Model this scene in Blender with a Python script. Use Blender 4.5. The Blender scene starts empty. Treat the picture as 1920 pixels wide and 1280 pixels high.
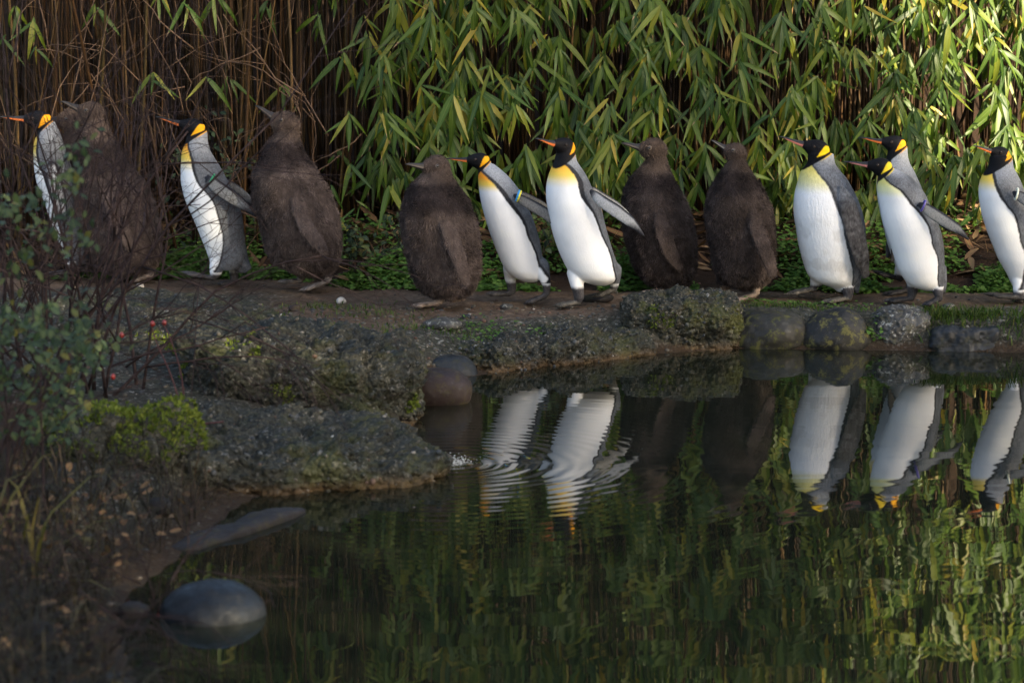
import bpy, math, random
import numpy as np
from mathutils import Vector, Matrix, kdtree

random.seed(7)
RNG = np.random.default_rng(11)
R = math.radians
scene = bpy.context.scene
COL = scene.collection

# ------------------------------------------------------------------ camera
FPX, HCAM, YH = 4518.0, 1.70, -13.0
PITCH = math.atan((640 - YH) / FPX)
cam_d = bpy.data.cameras.new('camera')
cam = bpy.data.objects.new('camera', cam_d)
COL.objects.link(cam)
cam.location = (0, 0, HCAM)
cam.rotation_euler = (math.pi / 2 - PITCH, 0, 0)
cam_d.sensor_width = 36
cam_d.lens = 36 * FPX / 1920
cam_d.clip_end = 500
cam_d.dof.use_dof = True
cam_d.dof.focus_distance = 12.15
cam_d.dof.aperture_fstop = 4.0
scene.camera = cam

# ------------------------------------------------------------------ sky, sun, exposure
SUN_AZ, SUN_EL = R(40), R(22)          # to the right behind the camera
SUN = Vector((math.sin(SUN_AZ) * math.cos(SUN_EL), -math.cos(SUN_AZ) * math.cos(SUN_EL), math.sin(SUN_EL)))
world = bpy.data.worlds.new('World')
scene.world = world
world.use_nodes = True
wn = world.node_tree
sky = wn.nodes.new('ShaderNodeTexSky')
sky.sky_type = 'NISHITA'
sky.sun_disc = False
sky.sun_elevation = SUN_EL
sky.sun_rotation = math.atan2(SUN.x, SUN.y)
sky.dust_density = 3.0
sky.ozone_density = 0.6
wn.links.new(sky.outputs[0], wn.nodes['Background'].inputs[0])
wn.nodes['Background'].inputs[1].default_value = 0.10
sun_d = bpy.data.lights.new('sun', 'SUN')
sun_d.energy = 5.0
sun_d.angle = R(0.5)
sun_d.color = (1.0, 0.85, 0.60)
sun = bpy.data.objects.new('sun', sun_d)
COL.objects.link(sun)
sun.rotation_euler = SUN.to_track_quat('Z', 'Y').to_euler()
scene.view_settings.view_transform = 'Standard'
scene.view_settings.look = 'None'
scene.view_settings.gamma = 1
scene.view_settings.exposure = 2.25
scene.cycles.max_bounces = 6
scene.cycles.diffuse_bounces = 3
scene.cycles.glossy_bounces = 3
scene.render.engine = 'CYCLES'

# ------------------------------------------------------------------ pixel <-> world
_sp, _cp = math.sin(PITCH), math.cos(PITCH)
def ray(px, py):
    X = (px - 960) / FPX; Y = -(py - 640) / FPX
    return Vector((X, Y * _sp + _cp, Y * _cp - _sp))
def P(px, py, d):
    r = ray(px, py); t = d / r.y
    return Vector((r.x * t, d, HCAM + r.z * t))
def G(px, py, z=0.0):
    r = ray(px, py); t = (z - HCAM) / r.z
    return Vector((r.x * t, r.y * t, z))

# ------------------------------------------------------------------ noise (numpy)
def _hash(ix, iy, iz, s=0):
    n = (ix.astype(np.int64) * 73856093) ^ (iy.astype(np.int64) * 19349663) ^ (iz.astype(np.int64) * 83492791) ^ (s * 2654435)
    n = (n ^ (n >> 13)) * 1274126177
    n = n & 0x7fffffff
    n = (n ^ (n >> 16)) * 668265263 & 0x7fffffff
    return (n & 0xffff) / 65535.0
def vnoise(p, s=0):
    p = np.asarray(p, float)
    i = np.floor(p).astype(np.int64); f = p - i
    f = f * f * (3 - 2 * f)
    out = 0
    for dx in (0, 1):
        for dy in (0, 1):
            for dz in (0, 1):
                w = (f[:, 0] if dx else 1 - f[:, 0]) * (f[:, 1] if dy else 1 - f[:, 1]) * (f[:, 2] if dz else 1 - f[:, 2])
                out = out + w * _hash(i[:, 0] + dx, i[:, 1] + dy, i[:, 2] + dz, s)
    return out * 2 - 1
def fbm(p, oct=4, s=0):
    a, o, p = 1.0, 0, np.asarray(p, float)
    for k in range(oct):
        o = o + a * vnoise(p, s + k); a *= 0.5; p = p * 2.03 + 17.3
    return o
def worley(p, s=0):
    p = np.asarray(p, float); i = np.floor(p).astype(np.int64)
    best = np.full(len(p), 9.0)
    for dx in (-1, 0, 1):
        for dy in (-1, 0, 1):
            for dz in (-1, 0, 1):
                c = i + np.array([dx, dy, dz])
                q = np.stack([c[:, k] + _hash(c[:, 0], c[:, 1], c[:, 2], s + 11 * k + 1) for k in range(3)], 1)
                best = np.minimum(best, ((q - p) ** 2).sum(1))
    return np.sqrt(best)
def sstep(a, b, x):
    t = np.clip((x - a) / (b - a), 0, 1)
    return t * t * (3 - 2 * t)
def mix(a, b, t):
    t = np.asarray(t)[:, None]
    return a * (1 - t) + np.asarray(b)[None, :] * t

# ------------------------------------------------------------------ mesh helpers
def mesh_np(name, V, F, mat=None, smooth=True, col=None, attrs=None):
    """V (N,3); F: array (M,3|4) or list of such arrays"""
    V = np.asarray(V, np.float32)
    Fs = F if isinstance(F, list) else [F]
    Fs = [np.asarray(f, np.int32) for f in Fs if len(f)]
    me = bpy.data.meshes.new(name)
    me.vertices.add(len(V)); me.vertices.foreach_set('co', V.ravel())
    nl = sum(f.size for f in Fs); nf = sum(len(f) for f in Fs)
    me.loops.add(nl); me.polygons.add(nf)
    me.loops.foreach_set('vertex_index', np.concatenate([f.ravel() for f in Fs]))
    tot = np.concatenate([np.full(len(f), f.shape[1], np.int32) for f in Fs])
    st = np.concatenate([[0], np.cumsum(tot)[:-1]]).astype(np.int32)
    me.polygons.foreach_set('loop_start', st)
    me.polygons.foreach_set('loop_total', tot)
    me.polygons.foreach_set('use_smooth', np.full(nf, smooth))
    me.update(calc_edges=True)
    me.validate()
    if col is not None:
        a = me.attributes.new('col', 'FLOAT_COLOR', 'POINT')
        c = np.ones((len(V), 4), np.float32); c[:, :3] = col
        a.data.foreach_set('color', c.ravel())
    if attrs:
        for k, v in attrs.items():
            a = me.attributes.new(k, 'FLOAT', 'POINT')
            a.data.foreach_set('value', np.asarray(v, np.float32))
    if mat is not None:
        me.materials.append(mat)
    return me
def link(name, me, parent=None, label=None, cat=None, group=None, kind=None, M=None):
    o = bpy.data.objects.new(name, me)
    COL.objects.link(o)
    if parent is not None:
        o.parent = parent
        if M is not None:
            o.matrix_basis = Matrix.Translation(-parent.location) @ M
        else:
            o.location = -parent.location
    elif M is not None:
        o.matrix_basis = M
    tag(o, label, cat, group, kind)
    return o
def tag(o, label=None, cat=None, group=None, kind=None):
    if label: o['label'] = label
    if cat: o['category'] = cat
    if group: o['group'] = group
    if kind: o['kind'] = kind
    return o
def empty(name, loc, label, cat, group=None):
    o = bpy.data.objects.new(name, None)
    COL.objects.link(o); o.location = loc; o.empty_display_size = 0.05
    return tag(o, label, cat, group)

def loft(C, A, B, n=32):
    """rings C + A cos + B sin, capped; returns V, [quads, tris]"""
    C, A, B = (np.asarray(q, float) for q in (C, A, B))
    m = len(C); th = np.linspace(0, 2 * np.pi, n, endpoint=False)
    V = C[:, None, :] + A[:, None, :] * np.cos(th)[None, :, None] + B[:, None, :] * np.sin(th)[None, :, None]
    V = np.concatenate([V.reshape(-1, 3), C[:1], C[-1:]])
    k = np.arange(m - 1)[:, None] * n; j = np.arange(n)[None, :]; j2 = (j + 1) % n
    Q = np.stack([k + j, k + j2, k + n + j2, k + n + j], -1).reshape(-1, 4)
    jj = np.arange(n); jn = (jj + 1) % n
    T = np.concatenate([np.stack([np.full(n, m * n), jn, jj], 1),
                        np.stack([np.full(n, m * n + 1), (m - 1) * n + jj, (m - 1) * n + jn], 1)])
    return V, [Q, T]
def tube(pts, rad, n=6, flat=1.0, up=(0, 0, 1)):
    pts = np.asarray(pts, float); rad = np.broadcast_to(np.asarray(rad, float), (len(pts),))
    t = np.gradient(pts, axis=0); t /= np.linalg.norm(t, axis=1)[:, None] + 1e-12
    u = np.asarray(up, float)
    a = np.cross(t, u); bad = np.linalg.norm(a, axis=1) < 1e-3
    a[bad] = np.cross(t[bad], np.array([0.3, 1, 0.1]))
    a /= np.linalg.norm(a, axis=1)[:, None]
    b = np.cross(a, t)
    return loft(pts, a * rad[:, None], b * rad[:, None] * flat, n)
class Acc:
    """collects several lofts into one mesh"""
    def __init__(s): s.V = []; s.Q = []; s.T = []; s.n = 0; s.col = []
    def add(s, V, F, col=None):
        V = np.asarray(V)
        for f in (F if isinstance(F, list) else [F]):
            f = np.asarray(f)
            if len(f): (s.Q if f.shape[1] == 4 else s.T).append(f + s.n)
        s.V.append(V); s.n += len(V)
        if col is not None:
            c = np.asarray(col, float)
            s.col.append(np.broadcast_to(c, (len(V), 3)) if c.ndim == 1 else c)
    def mesh(s, name, mat, smooth=True):
        F = []
        if s.Q: F.append(np.concatenate(s.Q))
        if s.T: F.append(np.concatenate(s.T))
        return mesh_np(name, np.concatenate(s.V), F, mat, smooth, np.concatenate(s.col) if s.col else None)
def ico(sub=1):
    import bmesh
    bm = bmesh.new(); bmesh.ops.create_icosphere(bm, subdivisions=sub, radius=1)
    V = np.array([v.co[:] for v in bm.verts]); F = np.array([[v.index for v in f.verts] for f in bm.faces])
    bm.free(); return V, F
ICO1, ICO2, ICO3, ICO5 = ico(1), ico(2), ico(3), ico(5)

# ------------------------------------------------------------------ materials
def mat_new(name):
    m = bpy.data.materials.new(name); m.use_nodes = True
    nt = m.node_tree
    return m, nt, nt.nodes['Principled BSDF']
def nd(nt, t, **kw):
    n = nt.nodes.new('ShaderNode' + t)
    for k, v in kw.items(): setattr(n, k, v)
    return n
def L(nt, a, b): nt.links.new(a, b)
def noise(nt, scale, detail=4, vec=None, rough=0.55, dist=0.0):
    n = nd(nt, 'TexNoise'); n.inputs['Scale'].default_value = scale
    n.inputs['Detail'].default_value = detail; n.inputs['Roughness'].default_value = rough
    n.inputs['Distortion'].default_value = dist
    if vec is not None: L(nt, vec, n.inputs['Vector'])
    return n
def ramp(nt, fac, stops):
    r = nd(nt, 'ValToRGB'); e = r.color_ramp.elements
    while len(e) > 2: e.remove(e[-1])
    for i, (p, c) in enumerate(stops):
        if i < 2: e[i].position = p
        el = e[i] if i < 2 else e.new(p)
        el.color = (*c, 1) if len(c) == 3 else c
    L(nt, fac, r.inputs[0]); return r
def mixc(nt, a, b, fac, mode='MIX'):
    m = nd(nt, 'Mix', data_type='RGBA', blend_type=mode)
    for s, v in ((m.inputs[6], a), (m.inputs[7], b)):
        if hasattr(v, 'links'): L(nt, v, s)
        else: s.default_value = (*v, 1)
    if hasattr(fac, 'links'): L(nt, fac, m.inputs[0])
    else: m.inputs[0].default_value = fac
    return m.outputs[2]
def math_n(nt, op, a, b=None, clamp=False):
    m = nd(nt, 'Math', operation=op, use_clamp=clamp)
    for s, v in ((m.inputs[0], a), (m.inputs[1], b)):
        if v is None: continue
        if hasattr(v, 'links'): L(nt, v, s)
        else: s.default_value = v
    return m.outputs[0]
def bump(nt, h, strength, dist, bs):
    b = nd(nt, 'Bump'); b.inputs['Strength'].default_value = strength; b.inputs['Distance'].default_value = dist
    L(nt, h, b.inputs['Height']); L(nt, b.outputs[0], bs.inputs['Normal']); return b
def objco(nt): return nd(nt, 'TexCoord').outputs['Object']
def mapping(nt, vec, scale=(1, 1, 1)):
    m = nd(nt, 'Mapping'); m.inputs['Scale'].default_value = scale; L(nt, vec, m.inputs[0]); return m.outputs[0]

def m_attr(name, rough=0.7, nscale=90, namt=0.35, bscale=160, bstr=0.4, bdist=0.004, sheen=0.0, spec=0.3, stretch=(1, 1, 0.45)):
    m, nt, bs = mat_new(name)
    a = nd(nt, 'Attribute', attribute_name='col')
    co = mapping(nt, objco(nt), stretch)
    n = noise(nt, nscale, 3, co)
    v = nd(nt, 'MapRange'); v.inputs[1].default_value = .3; v.inputs[2].default_value = .7
    v.inputs[3].default_value = 1 - namt; v.inputs[4].default_value = 1 + namt
    L(nt, n.outputs[0], v.inputs[0])
    sr = nd(nt, 'SeparateColor'); L(nt, a.outputs['Color'], sr.inputs[0])      # pale plumage is more even than dark
    amt = math_n(nt, 'SUBTRACT', 1.0, math_n(nt, 'MULTIPLY', sr.outputs[0], 1.2), True)
    vv = math_n(nt, 'ADD', 1.0, math_n(nt, 'MULTIPLY', math_n(nt, 'SUBTRACT', v.outputs[0], 1.0), amt))
    mul = nd(nt, 'VectorMath', operation='SCALE'); L(nt, a.outputs['Color'], mul.inputs[0]); L(nt, vv, mul.inputs['Scale'])
    L(nt, mul.outputs[0], bs.inputs['Base Color'])
    bs.inputs['Roughness'].default_value = rough
    bs.inputs['Specular IOR Level'].default_value = spec
    if sheen:
        bs.inputs['Sheen Weight'].default_value = sheen; bs.inputs['Sheen Roughness'].default_value = .5
    n2 = noise(nt, bscale, 3, co)
    bump(nt, n2.outputs[0], bstr, bdist, bs)
    return m
M_ADULT = m_attr('plumage_sleek', .6, 190, .38, 230, .35, .002, spec=.12)
M_ADULT_MOULT = m_attr('plumage_ruffled', .75, 130, .42, 95, .6, .006, spec=.12, stretch=(1, 1, .4))
M_CHICK = m_attr('down_skin', .95, 45, .3, 90, .8, .008, spec=.1)
M_DOWN = m_attr('down_strands', .9, 22, .32, 60, .0, .001, sheen=.0, spec=.15)
M_BEAK = m_attr('beak_horn', .42, 60, .1, 80, .12, .001, spec=.22)
def m_plain(name, col, rough=.5, spec=.4, nscale=40, namt=.25):
    m, nt, bs = mat_new(name)
    n = noise(nt, nscale, 4, objco(nt))
    c = tuple(max(0, x * (1 - namt)) for x in col); c2 = tuple(x * (1 + namt) for x in col)
    L(nt, ramp(nt, n.outputs[0], [(.3, c), (.7, c2)]).outputs[0], bs.inputs['Base Color'])
    bs.inputs['Roughness'].default_value = rough; bs.inputs['Specular IOR Level'].default_value = spec
    return m
M_EYE = m_plain('eye_dark', (.012, .009, .007), .08, .7)
M_EYERING = m_plain('eye_ring', (.12, .095, .08), .6)

def m_leaf(name, stops, trans=.35, rough=.42, tips=True, spec=.12):
    """leaf colour varies from leaf to leaf; 'along' runs 0..1 base to tip, 'rnd' one value per leaf"""
    m, nt, bs = mat_new(name)
    oi = nd(nt, 'ObjectInfo').outputs['Random']
    rn = nd(nt, 'Attribute', attribute_name='rnd').outputs['Fac']
    r = math_n(nt, 'FRACT', math_n(nt, 'ADD', math_n(nt, 'MULTIPLY', oi, 7.31), rn))
    c = ramp(nt, r, stops).outputs[0]
    al = nd(nt, 'Attribute', attribute_name='along').outputs['Fac']
    ac = nd(nt, 'Attribute', attribute_name='across').outputs['Fac']
    n = noise(nt, 14, 3, objco(nt))
    c = mixc(nt, c, (.5, .5, .5), .0)
    # lengthwise veins
    w = math_n(nt, 'SINE', math_n(nt, 'MULTIPLY', ac, 22.0))
    c = mixc(nt, c, (1.5, 1.5, 1.2), math_n(nt, 'MULTIPLY', math_n(nt, 'ADD', w, 1.0), .05), 'MULTIPLY')
    rib = math_n(nt, 'LESS_THAN', math_n(nt, 'ABSOLUTE', ac), .09)
    c = mixc(nt, c, (.16, .2, .06), math_n(nt, 'MULTIPLY', rib, .45))
    if tips:
        r2 = math_n(nt, 'FRACT', math_n(nt, 'MULTIPLY', r, 13.7))
        th = math_n(nt, 'ADD', math_n(nt, 'MULTIPLY', r2, .45), .80)
        th = math_n(nt, 'ADD', th, math_n(nt, 'MULTIPLY', n.outputs[0], .12))
        t = math_n(nt, 'MULTIPLY', math_n(nt, 'SUBTRACT', math_n(nt, 'ADD', al, .06), th), 18.0, True)
        c = mixc(nt, c, (.30, .20, .11), t)
    L(nt, c, bs.inputs['Base Color'])
    bs.inputs['Roughness'].default_value = rough
    bs.inputs['Specular IOR Level'].default_value = spec
    tr = nd(nt, 'BsdfTranslucent')
    L(nt, mixc(nt, c, (1.3, 1.45, .5), 1.0, 'MULTIPLY'), tr.inputs[0])
    mx = nd(nt, 'MixShader'); mx.inputs[0].default_value = trans
    L(nt, bs.outputs[0], mx.inputs[1]); L(nt, tr.outputs[0], mx.inputs[2])
    L(nt, mx.outputs[0], nt.nodes['Material Output'].inputs[0])
    return m
M_BLEAF = m_leaf('bamboo_leaf', [(0, (.022, .058, .010)), (.4, (.05, .095, .012)), (.75, (.085, .135, .014)), (.9, (.15, .17, .018)), (1, (.26, .2, .022))], spec=.32)
M_WEED = m_leaf('weed_leaf', [(0, (.035, .085, .016)), (.5, (.06, .13, .025)), (1, (.10, .17, .04))], .25, .5, False)
M_GRASS = m_leaf('grass_blade', [(0, (.025, .055, .01)), (.6, (.045, .085, .016)), (1, (.11, .11, .035))], .25, .5, False)
M_SHRUBLEAF = m_leaf('shrub_leaf', [(0, (.016, .028, .022)), (.5, (.035, .058, .038)), (.85, (.07, .095, .045)), (1, (.10, .09, .025))], .3, .5, False)
M_DEADLEAF = m_leaf('dead_leaf', [(0, (.06, .032, .018)), (.5, (.12, .065, .035)), (1, (.22, .14, .08))], .1, .7, False)
M_DEADGRASS = m_leaf('dead_grass', [(0, (.008, .006, .006)), (.6, (.018, .012, .011)), (.9, (.035, .021, .021)), (1, (.09, .07, .035))], .1, .6, False)
M_MOSS = m_leaf('moss', [(0, (.05, .075, .012)), (.6, (.09, .12, .018)), (1, (.14, .16, .03))], .15, .8, False)
M_TREELEAF = m_leaf('evergreen_leaf', [(0, (.02, .045, .015)), (1, (.05, .08, .025))], .05, .6, False)

def m_cane():
    m, nt, bs = mat_new('bamboo_cane')
    oi = nd(nt, 'ObjectInfo').outputs['Random']
    rn = nd(nt, 'Attribute', attribute_name='rnd').outputs['Fac']
    r = math_n(nt, 'FRACT', math_n(nt, 'ADD', math_n(nt, 'MULTIPLY', oi, 5.7), rn))
    c = ramp(nt, r, [(0, (.007, .004, .002)), (.4, (.022, .012, .006)), (.75, (.065, .033, .013)), (.9, (.045, .034, .012)), (1, (.17, .10, .043))]).outputs[0]
    co = mapping(nt, objco(nt), (1, 1, .12))
    n = noise(nt, 40, 4, co)
    c = mixc(nt, c, (.03, .02, .015), ramp(nt, n.outputs[0], [(.45, (0, 0, 0)), (.75, (.8, .8, .8))]).outputs[0])
    L(nt, c, bs.inputs['Base Color']); bs.inputs['Roughness'].default_value = .45; bs.inputs['Specular IOR Level'].default_value = .15
    bump(nt, n.outputs[0], .2, .002, bs)
    return m
M_CANE = m_cane()
M_TWIG = m_plain('twig_bark', (.032, .022, .022), .8, .1, 30, .5)
M_VINE = m_plain('dry_vine_bark', (.12, .075, .048), .8, .2, 25, .4)
M_BARK = m_plain('bark', (.06, .045, .035), .9, .1, 8, .4)
M_HIP = m_plain('rose_hip', (.17, .014, .013), .3, .5)
M_ROSE = m_plain('rose_stem_bark', (.05, .018, .02), .6, .3)

def m_ground():
    m, nt, bs = mat_new('soil_and_gravel')
    co = objco(nt)
    n1 = noise(nt, 1.6, 6, co); n2 = noise(nt, 26, 6, co, .65); n3 = noise(nt, 120, 4, co, .6)
    dirt = ramp(nt, n2.outputs[0], [(.25, (.036, .025, .017)), (.5, (.105, .075, .054)), (.75, (.18, .135, .10))]).outputs[0]
    dirt = mixc(nt, dirt, (.6, .52, .45), ramp(nt, n1.outputs[0], [(.4, (0, 0, 0)), (.7, (1, 1, 1))]).outputs[0], 'MULTIPLY')
    v = nd(nt, 'TexVoronoi'); v.inputs['Scale'].default_value = 75; L(nt, co, v.inputs['Vector'])
    sp = nd(nt, 'SeparateColor'); L(nt, v.outputs['Color'], sp.inputs[0])
    grit = ramp(nt, sp.outputs[0], [(0, (.02, .02, .017)), (.5, (.05, .048, .039)), (.88, (.09, .084, .068)), (.985, (.26, .25, .22))]).outputs[0]
    grit = mixc(nt, grit, (.03, .032, .022), ramp(nt, n2.outputs[0], [(.35, (1, 1, 1)), (.6, (0, 0, 0))]).outputs[0])
    rk = nd(nt, 'Attribute', attribute_name='gravel').outputs['Fac']
    c = mixc(nt, dirt, grit, rk)
    wet = nd(nt, 'Attribute', attribute_name='wet').outputs['Fac']
    c = mixc(nt, c, (.038, .022, .012), math_n(nt, 'MULTIPLY', wet, .8))
    hum = nd(nt, 'Attribute', attribute_name='humus').outputs['Fac']
    c = mixc(nt, c, mixc(nt, (.010, .007, .005), (.04, .023, .014), n2.outputs[0]), hum)
    L(nt, c, bs.inputs['Base Color'])
    bs.inputs['Roughness'].default_value = .85; bs.inputs['Specular IOR Level'].default_value = .12
    h = math_n(nt, 'ADD', math_n(nt, 'MULTIPLY', n2.outputs[0], 1.0), math_n(nt, 'MULTIPLY', n3.outputs[0], .5))
    h = math_n(nt, 'SUBTRACT', h, math_n(nt, 'MULTIPLY', v.outputs['Distance'], math_n(nt, 'MULTIPLY', rk, .8)))
    bump(nt, h, .8, .012, bs)
    return m
M_GROUND = m_ground()

def m_conglomerate(name, base=(.032, .033, .027), moss=.3):
    m, nt, bs = mat_new(name)
    co = objco(nt)
    n1 = noise(nt, 2.6, 5, co); n2 = noise(nt, 30, 6, co, .65)
    v = nd(nt, 'TexVoronoi'); v.inputs['Scale'].default_value = 52; L(nt, co, v.inputs['Vector'])
    v2 = nd(nt, 'TexVoronoi'); v2.inputs['Scale'].default_value = 120; L(nt, co, v2.inputs['Vector'])
    sp = nd(nt, 'SeparateColor'); L(nt, v.outputs['Color'], sp.inputs[0])
    sp2 = nd(nt, 'SeparateColor'); L(nt, v2.outputs['Color'], sp2.inputs[0])
    b = base
    c = ramp(nt, sp.outputs[0], [(0, tuple(x * .45 for x in b)), (.45, b), (.8, (b[0] * 1.6, b[1] * 1.5, b[2] * 1.4)), (.95, (b[0] * 2.2, b[1] * 2, b[2] * 1.9)), (.99, (.22, .21, .19))]).outputs[0]
    c2 = ramp(nt, sp2.outputs[0], [(0, tuple(x * .5 for x in b)), (.6, b), (.93, tuple(x * 2.2 for x in b)), (.985, (.2, .19, .17))]).outputs[0]
    c = mixc(nt, c, c2, .5)
    c = mixc(nt, c, (.02, .022, .016), ramp(nt, n2.outputs[0], [(.36, (.9, .9, .9)), (.52, (0, 0, 0))]).outputs[0])
    n4 = noise(nt, 5, 5, co, .6)
    c = mixc(nt, c, (.085, .095, .018), math_n(nt, 'MULTIPLY', ramp(nt, n4.outputs[0], [(.52, (0, 0, 0)), (.66, (1, 1, 1))]).outputs[0], moss))
    sep = nd(nt, 'SeparateXYZ'); L(nt, nd(nt, 'NewGeometry').outputs['Position'], sep.inputs[0])
    z = math_n(nt, 'ADD', sep.outputs[2], math_n(nt, 'MULTIPLY', n1.outputs[0], .03))
    low = ramp(nt, z, [(.02, (1, 1, 1)), (.06, (0, 0, 0))]).outputs[0]
    c = mixc(nt, c, (.10, .058, .025), math_n(nt, 'MULTIPLY', low, .6))
    L(nt, c, bs.inputs['Base Color'])
    bs.inputs['Roughness'].default_value = .72
    bs.inputs['Specular IOR Level'].default_value = .18
    h = math_n(nt, 'SUBTRACT', n2.outputs[0], v.outputs['Distance'])
    bump(nt, h, 1.0, .016, bs)
    return m
M_CONG = m_conglomerate('conglomerate')
M_CONG2 = m_conglomerate('conglomerate_mossy', (.040, .039, .029), .6)

def m_boulder(name, c1, c2, lichen=.5, rough=.38, lcol=(.16, .15, .04), speck=.05):
    m, nt, bs = mat_new(name)
    co = objco(nt)
    n1 = noise(nt, 6, 6, co, .6); n2 = noise(nt, 45, 5, co, .6); n3 = noise(nt, 20, 8, co, .75)
    c = ramp(nt, n1.outputs[0], [(.3, c1), (.7, c2)]).outputs[0]
    c = mixc(nt, c, (.35, .35, .32), math_n(nt, 'MULTIPLY', ramp(nt, n2.outputs[0], [(.56, (0, 0, 0)), (.68, (1, 1, 1))]).outputs[0], speck))
    c = mixc(nt, c, lcol, math_n(nt, 'MULTIPLY', ramp(nt, n3.outputs[0], [(.53, (0, 0, 0)), (.6, (1, 1, 1))]).outputs[0], lichen))
    L(nt, c, bs.inputs['Base Color'])
    L(nt, ramp(nt, n3.outputs[0], [(.4, (rough,) * 3), (.62, (.85,) * 3)]).outputs[0], bs.inputs['Roughness'])
    bs.inputs['Specular IOR Level'].default_value = .28
    bump(nt, n2.outputs[0], .35, .004, bs)
    return m
M_B_DARK = m_boulder('boulder_dark', (.008, .008, .0075), (.024, .023, .02), .55)
M_B_GREEN = m_boulder('boulder_lichen', (.012, .012, .010), (.03, .028, .022), .75, .36, (.085, .085, .022))
M_B_ROUGH = m_boulder('boulder_coarse', (.014, .014, .0135), (.08, .079, .075), .15, .4, speck=.85)
M_B_BLUE = m_boulder('boulder_blue_grey', (.006, .008, .0105), (.020, .023, .027), .1, .34)
M_B_RED = m_boulder('boulder_red_brown', (.014, .009, .008), (.035, .022, .019), .15, .42)
M_B_WET = m_boulder('boulder_wet', (.0025, .0035, .005), (.010, .013, .017), .0, .3, speck=.02)
M_SLAB = m_boulder('slab_brown', (.010, .008, .0075), (.024, .019, .017), .1, .6)
M_PALE = m_boulder('stone_pale', (.3, .27, .23), (.5, .46, .4), .0, .7)
M_PEBBLE = m_attr('pebbles', .5, 50, .2, 120, .2, .002, spec=.2, stretch=(1, 1, 1))

def m_water():
    m, nt, bs = mat_new('pond_water')
    co = objco(nt)
    bs.inputs['Base Color'].default_value = (.008, .010, .006, 1)
    bs.inputs['Roughness'].default_value = .02
    bs.inputs['IOR'].default_value = 1.40
    bs.inputs['Specular IOR Level'].default_value = .5
    a = noise(nt, 3.0, 1, mapping(nt, co, (.5, 2.0, 1)), .5, .3)
    b = noise(nt, 5.0, 1, mapping(nt, co, (.42, 2.6, 1)), .5, .2)
    # rings spreading from the trickle off the rock tip
    src = G(845, 868)
    sub = nd(nt, 'VectorMath', operation='SUBTRACT'); L(nt, co, sub.inputs[0]); sub.inputs[1].default_value = (src.x, src.y, 0)
    ln = nd(nt, 'VectorMath', operation='LENGTH'); L(nt, sub.outputs[0], ln.inputs[0])
    dd = math_n(nt, 'ADD', ln.outputs['Value'], math_n(nt, 'MULTIPLY', a.outputs[0], .05))
    rings = math_n(nt, 'SINE', math_n(nt, 'MULTIPLY', dd, 95.0))
    fall = math_n(nt, 'POWER', math_n(nt, 'ADD', math_n(nt, 'MULTIPLY', ln.outputs['Value'], .9), 1.0), -4.0)
    rings = math_n(nt, 'MULTIPLY', rings, fall)
    rings2 = math_n(nt, 'MULTIPLY', math_n(nt, 'SINE', math_n(nt, 'MULTIPLY', dd, 38.0)), math_n(nt, 'POWER', fall, .45))
    h = math_n(nt, 'ADD', math_n(nt, 'MULTIPLY', a.outputs[0], .00055), math_n(nt, 'MULTIPLY', b.outputs[0], .00015))
    h = math_n(nt, 'ADD', h, math_n(nt, 'MULTIPLY', rings, .0009))
    h = math_n(nt, 'ADD', h, math_n(nt, 'MULTIPLY', rings2, .0002))
    bump(nt, h, 1.0, 1.0, bs)
    return m
M_WATER = m_water()
M_FOAM = m_plain('foam', (.34, .37, .4), .2, .5)

# ------------------------------------------------------------------ terrain and pond
shore_px = [(1990, 662), (1920, 660), (1640, 655), (1380, 652), (1200, 664), (1060, 680), (960, 690), (880, 704), (790, 730), (690, 760), (640, 800), (640, 850), (600, 890),
            (500, 915), (430, 950), (370, 1000), (300, 1060), (230, 1110), (200, 1150), (210, 1210), (240, 1290), (280, 1400)]
shore = [G(*p).xy for p in shore_px]
POND = np.array([[9.0, 11.3]] + [[p.x, p.y] for p in shore] + [[-0.9, 3.4], [0.5, 2.4], [9.0, 2.2]])
def sd_pond(x, y):
    """signed distance to the pond edge, > 0 on land"""
    p = np.stack([x, y], -1); n = len(POND)
    d = np.full(len(x), 1e9); inside = np.zeros(len(x), bool)
    for i in range(n):
        a, b = POND[i], POND[(i + 1) % n]
        e = b - a; w = p - a
        t = np.clip((w @ e) / (e @ e), 0, 1)
        d = np.minimum(d, np.hypot(*(w - t[:, None] * e).T))
        c = ((a[1] > y) != (b[1] > y)) & (x < (b[0] - a[0]) * (y - a[1]) / (b[1] - a[1] + 1e-12) + a[0])
        inside ^= c
    return np.where(inside, -d, d)
def path_back(x):            # where the trodden path ends and the weeds begin
    return np.interp(x, [-2.9, -1.2, -0.75, 0.3, 1.2, 2.9], [13.15, 13.1, 12.62, 12.55, 12.55, 12.45])
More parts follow.
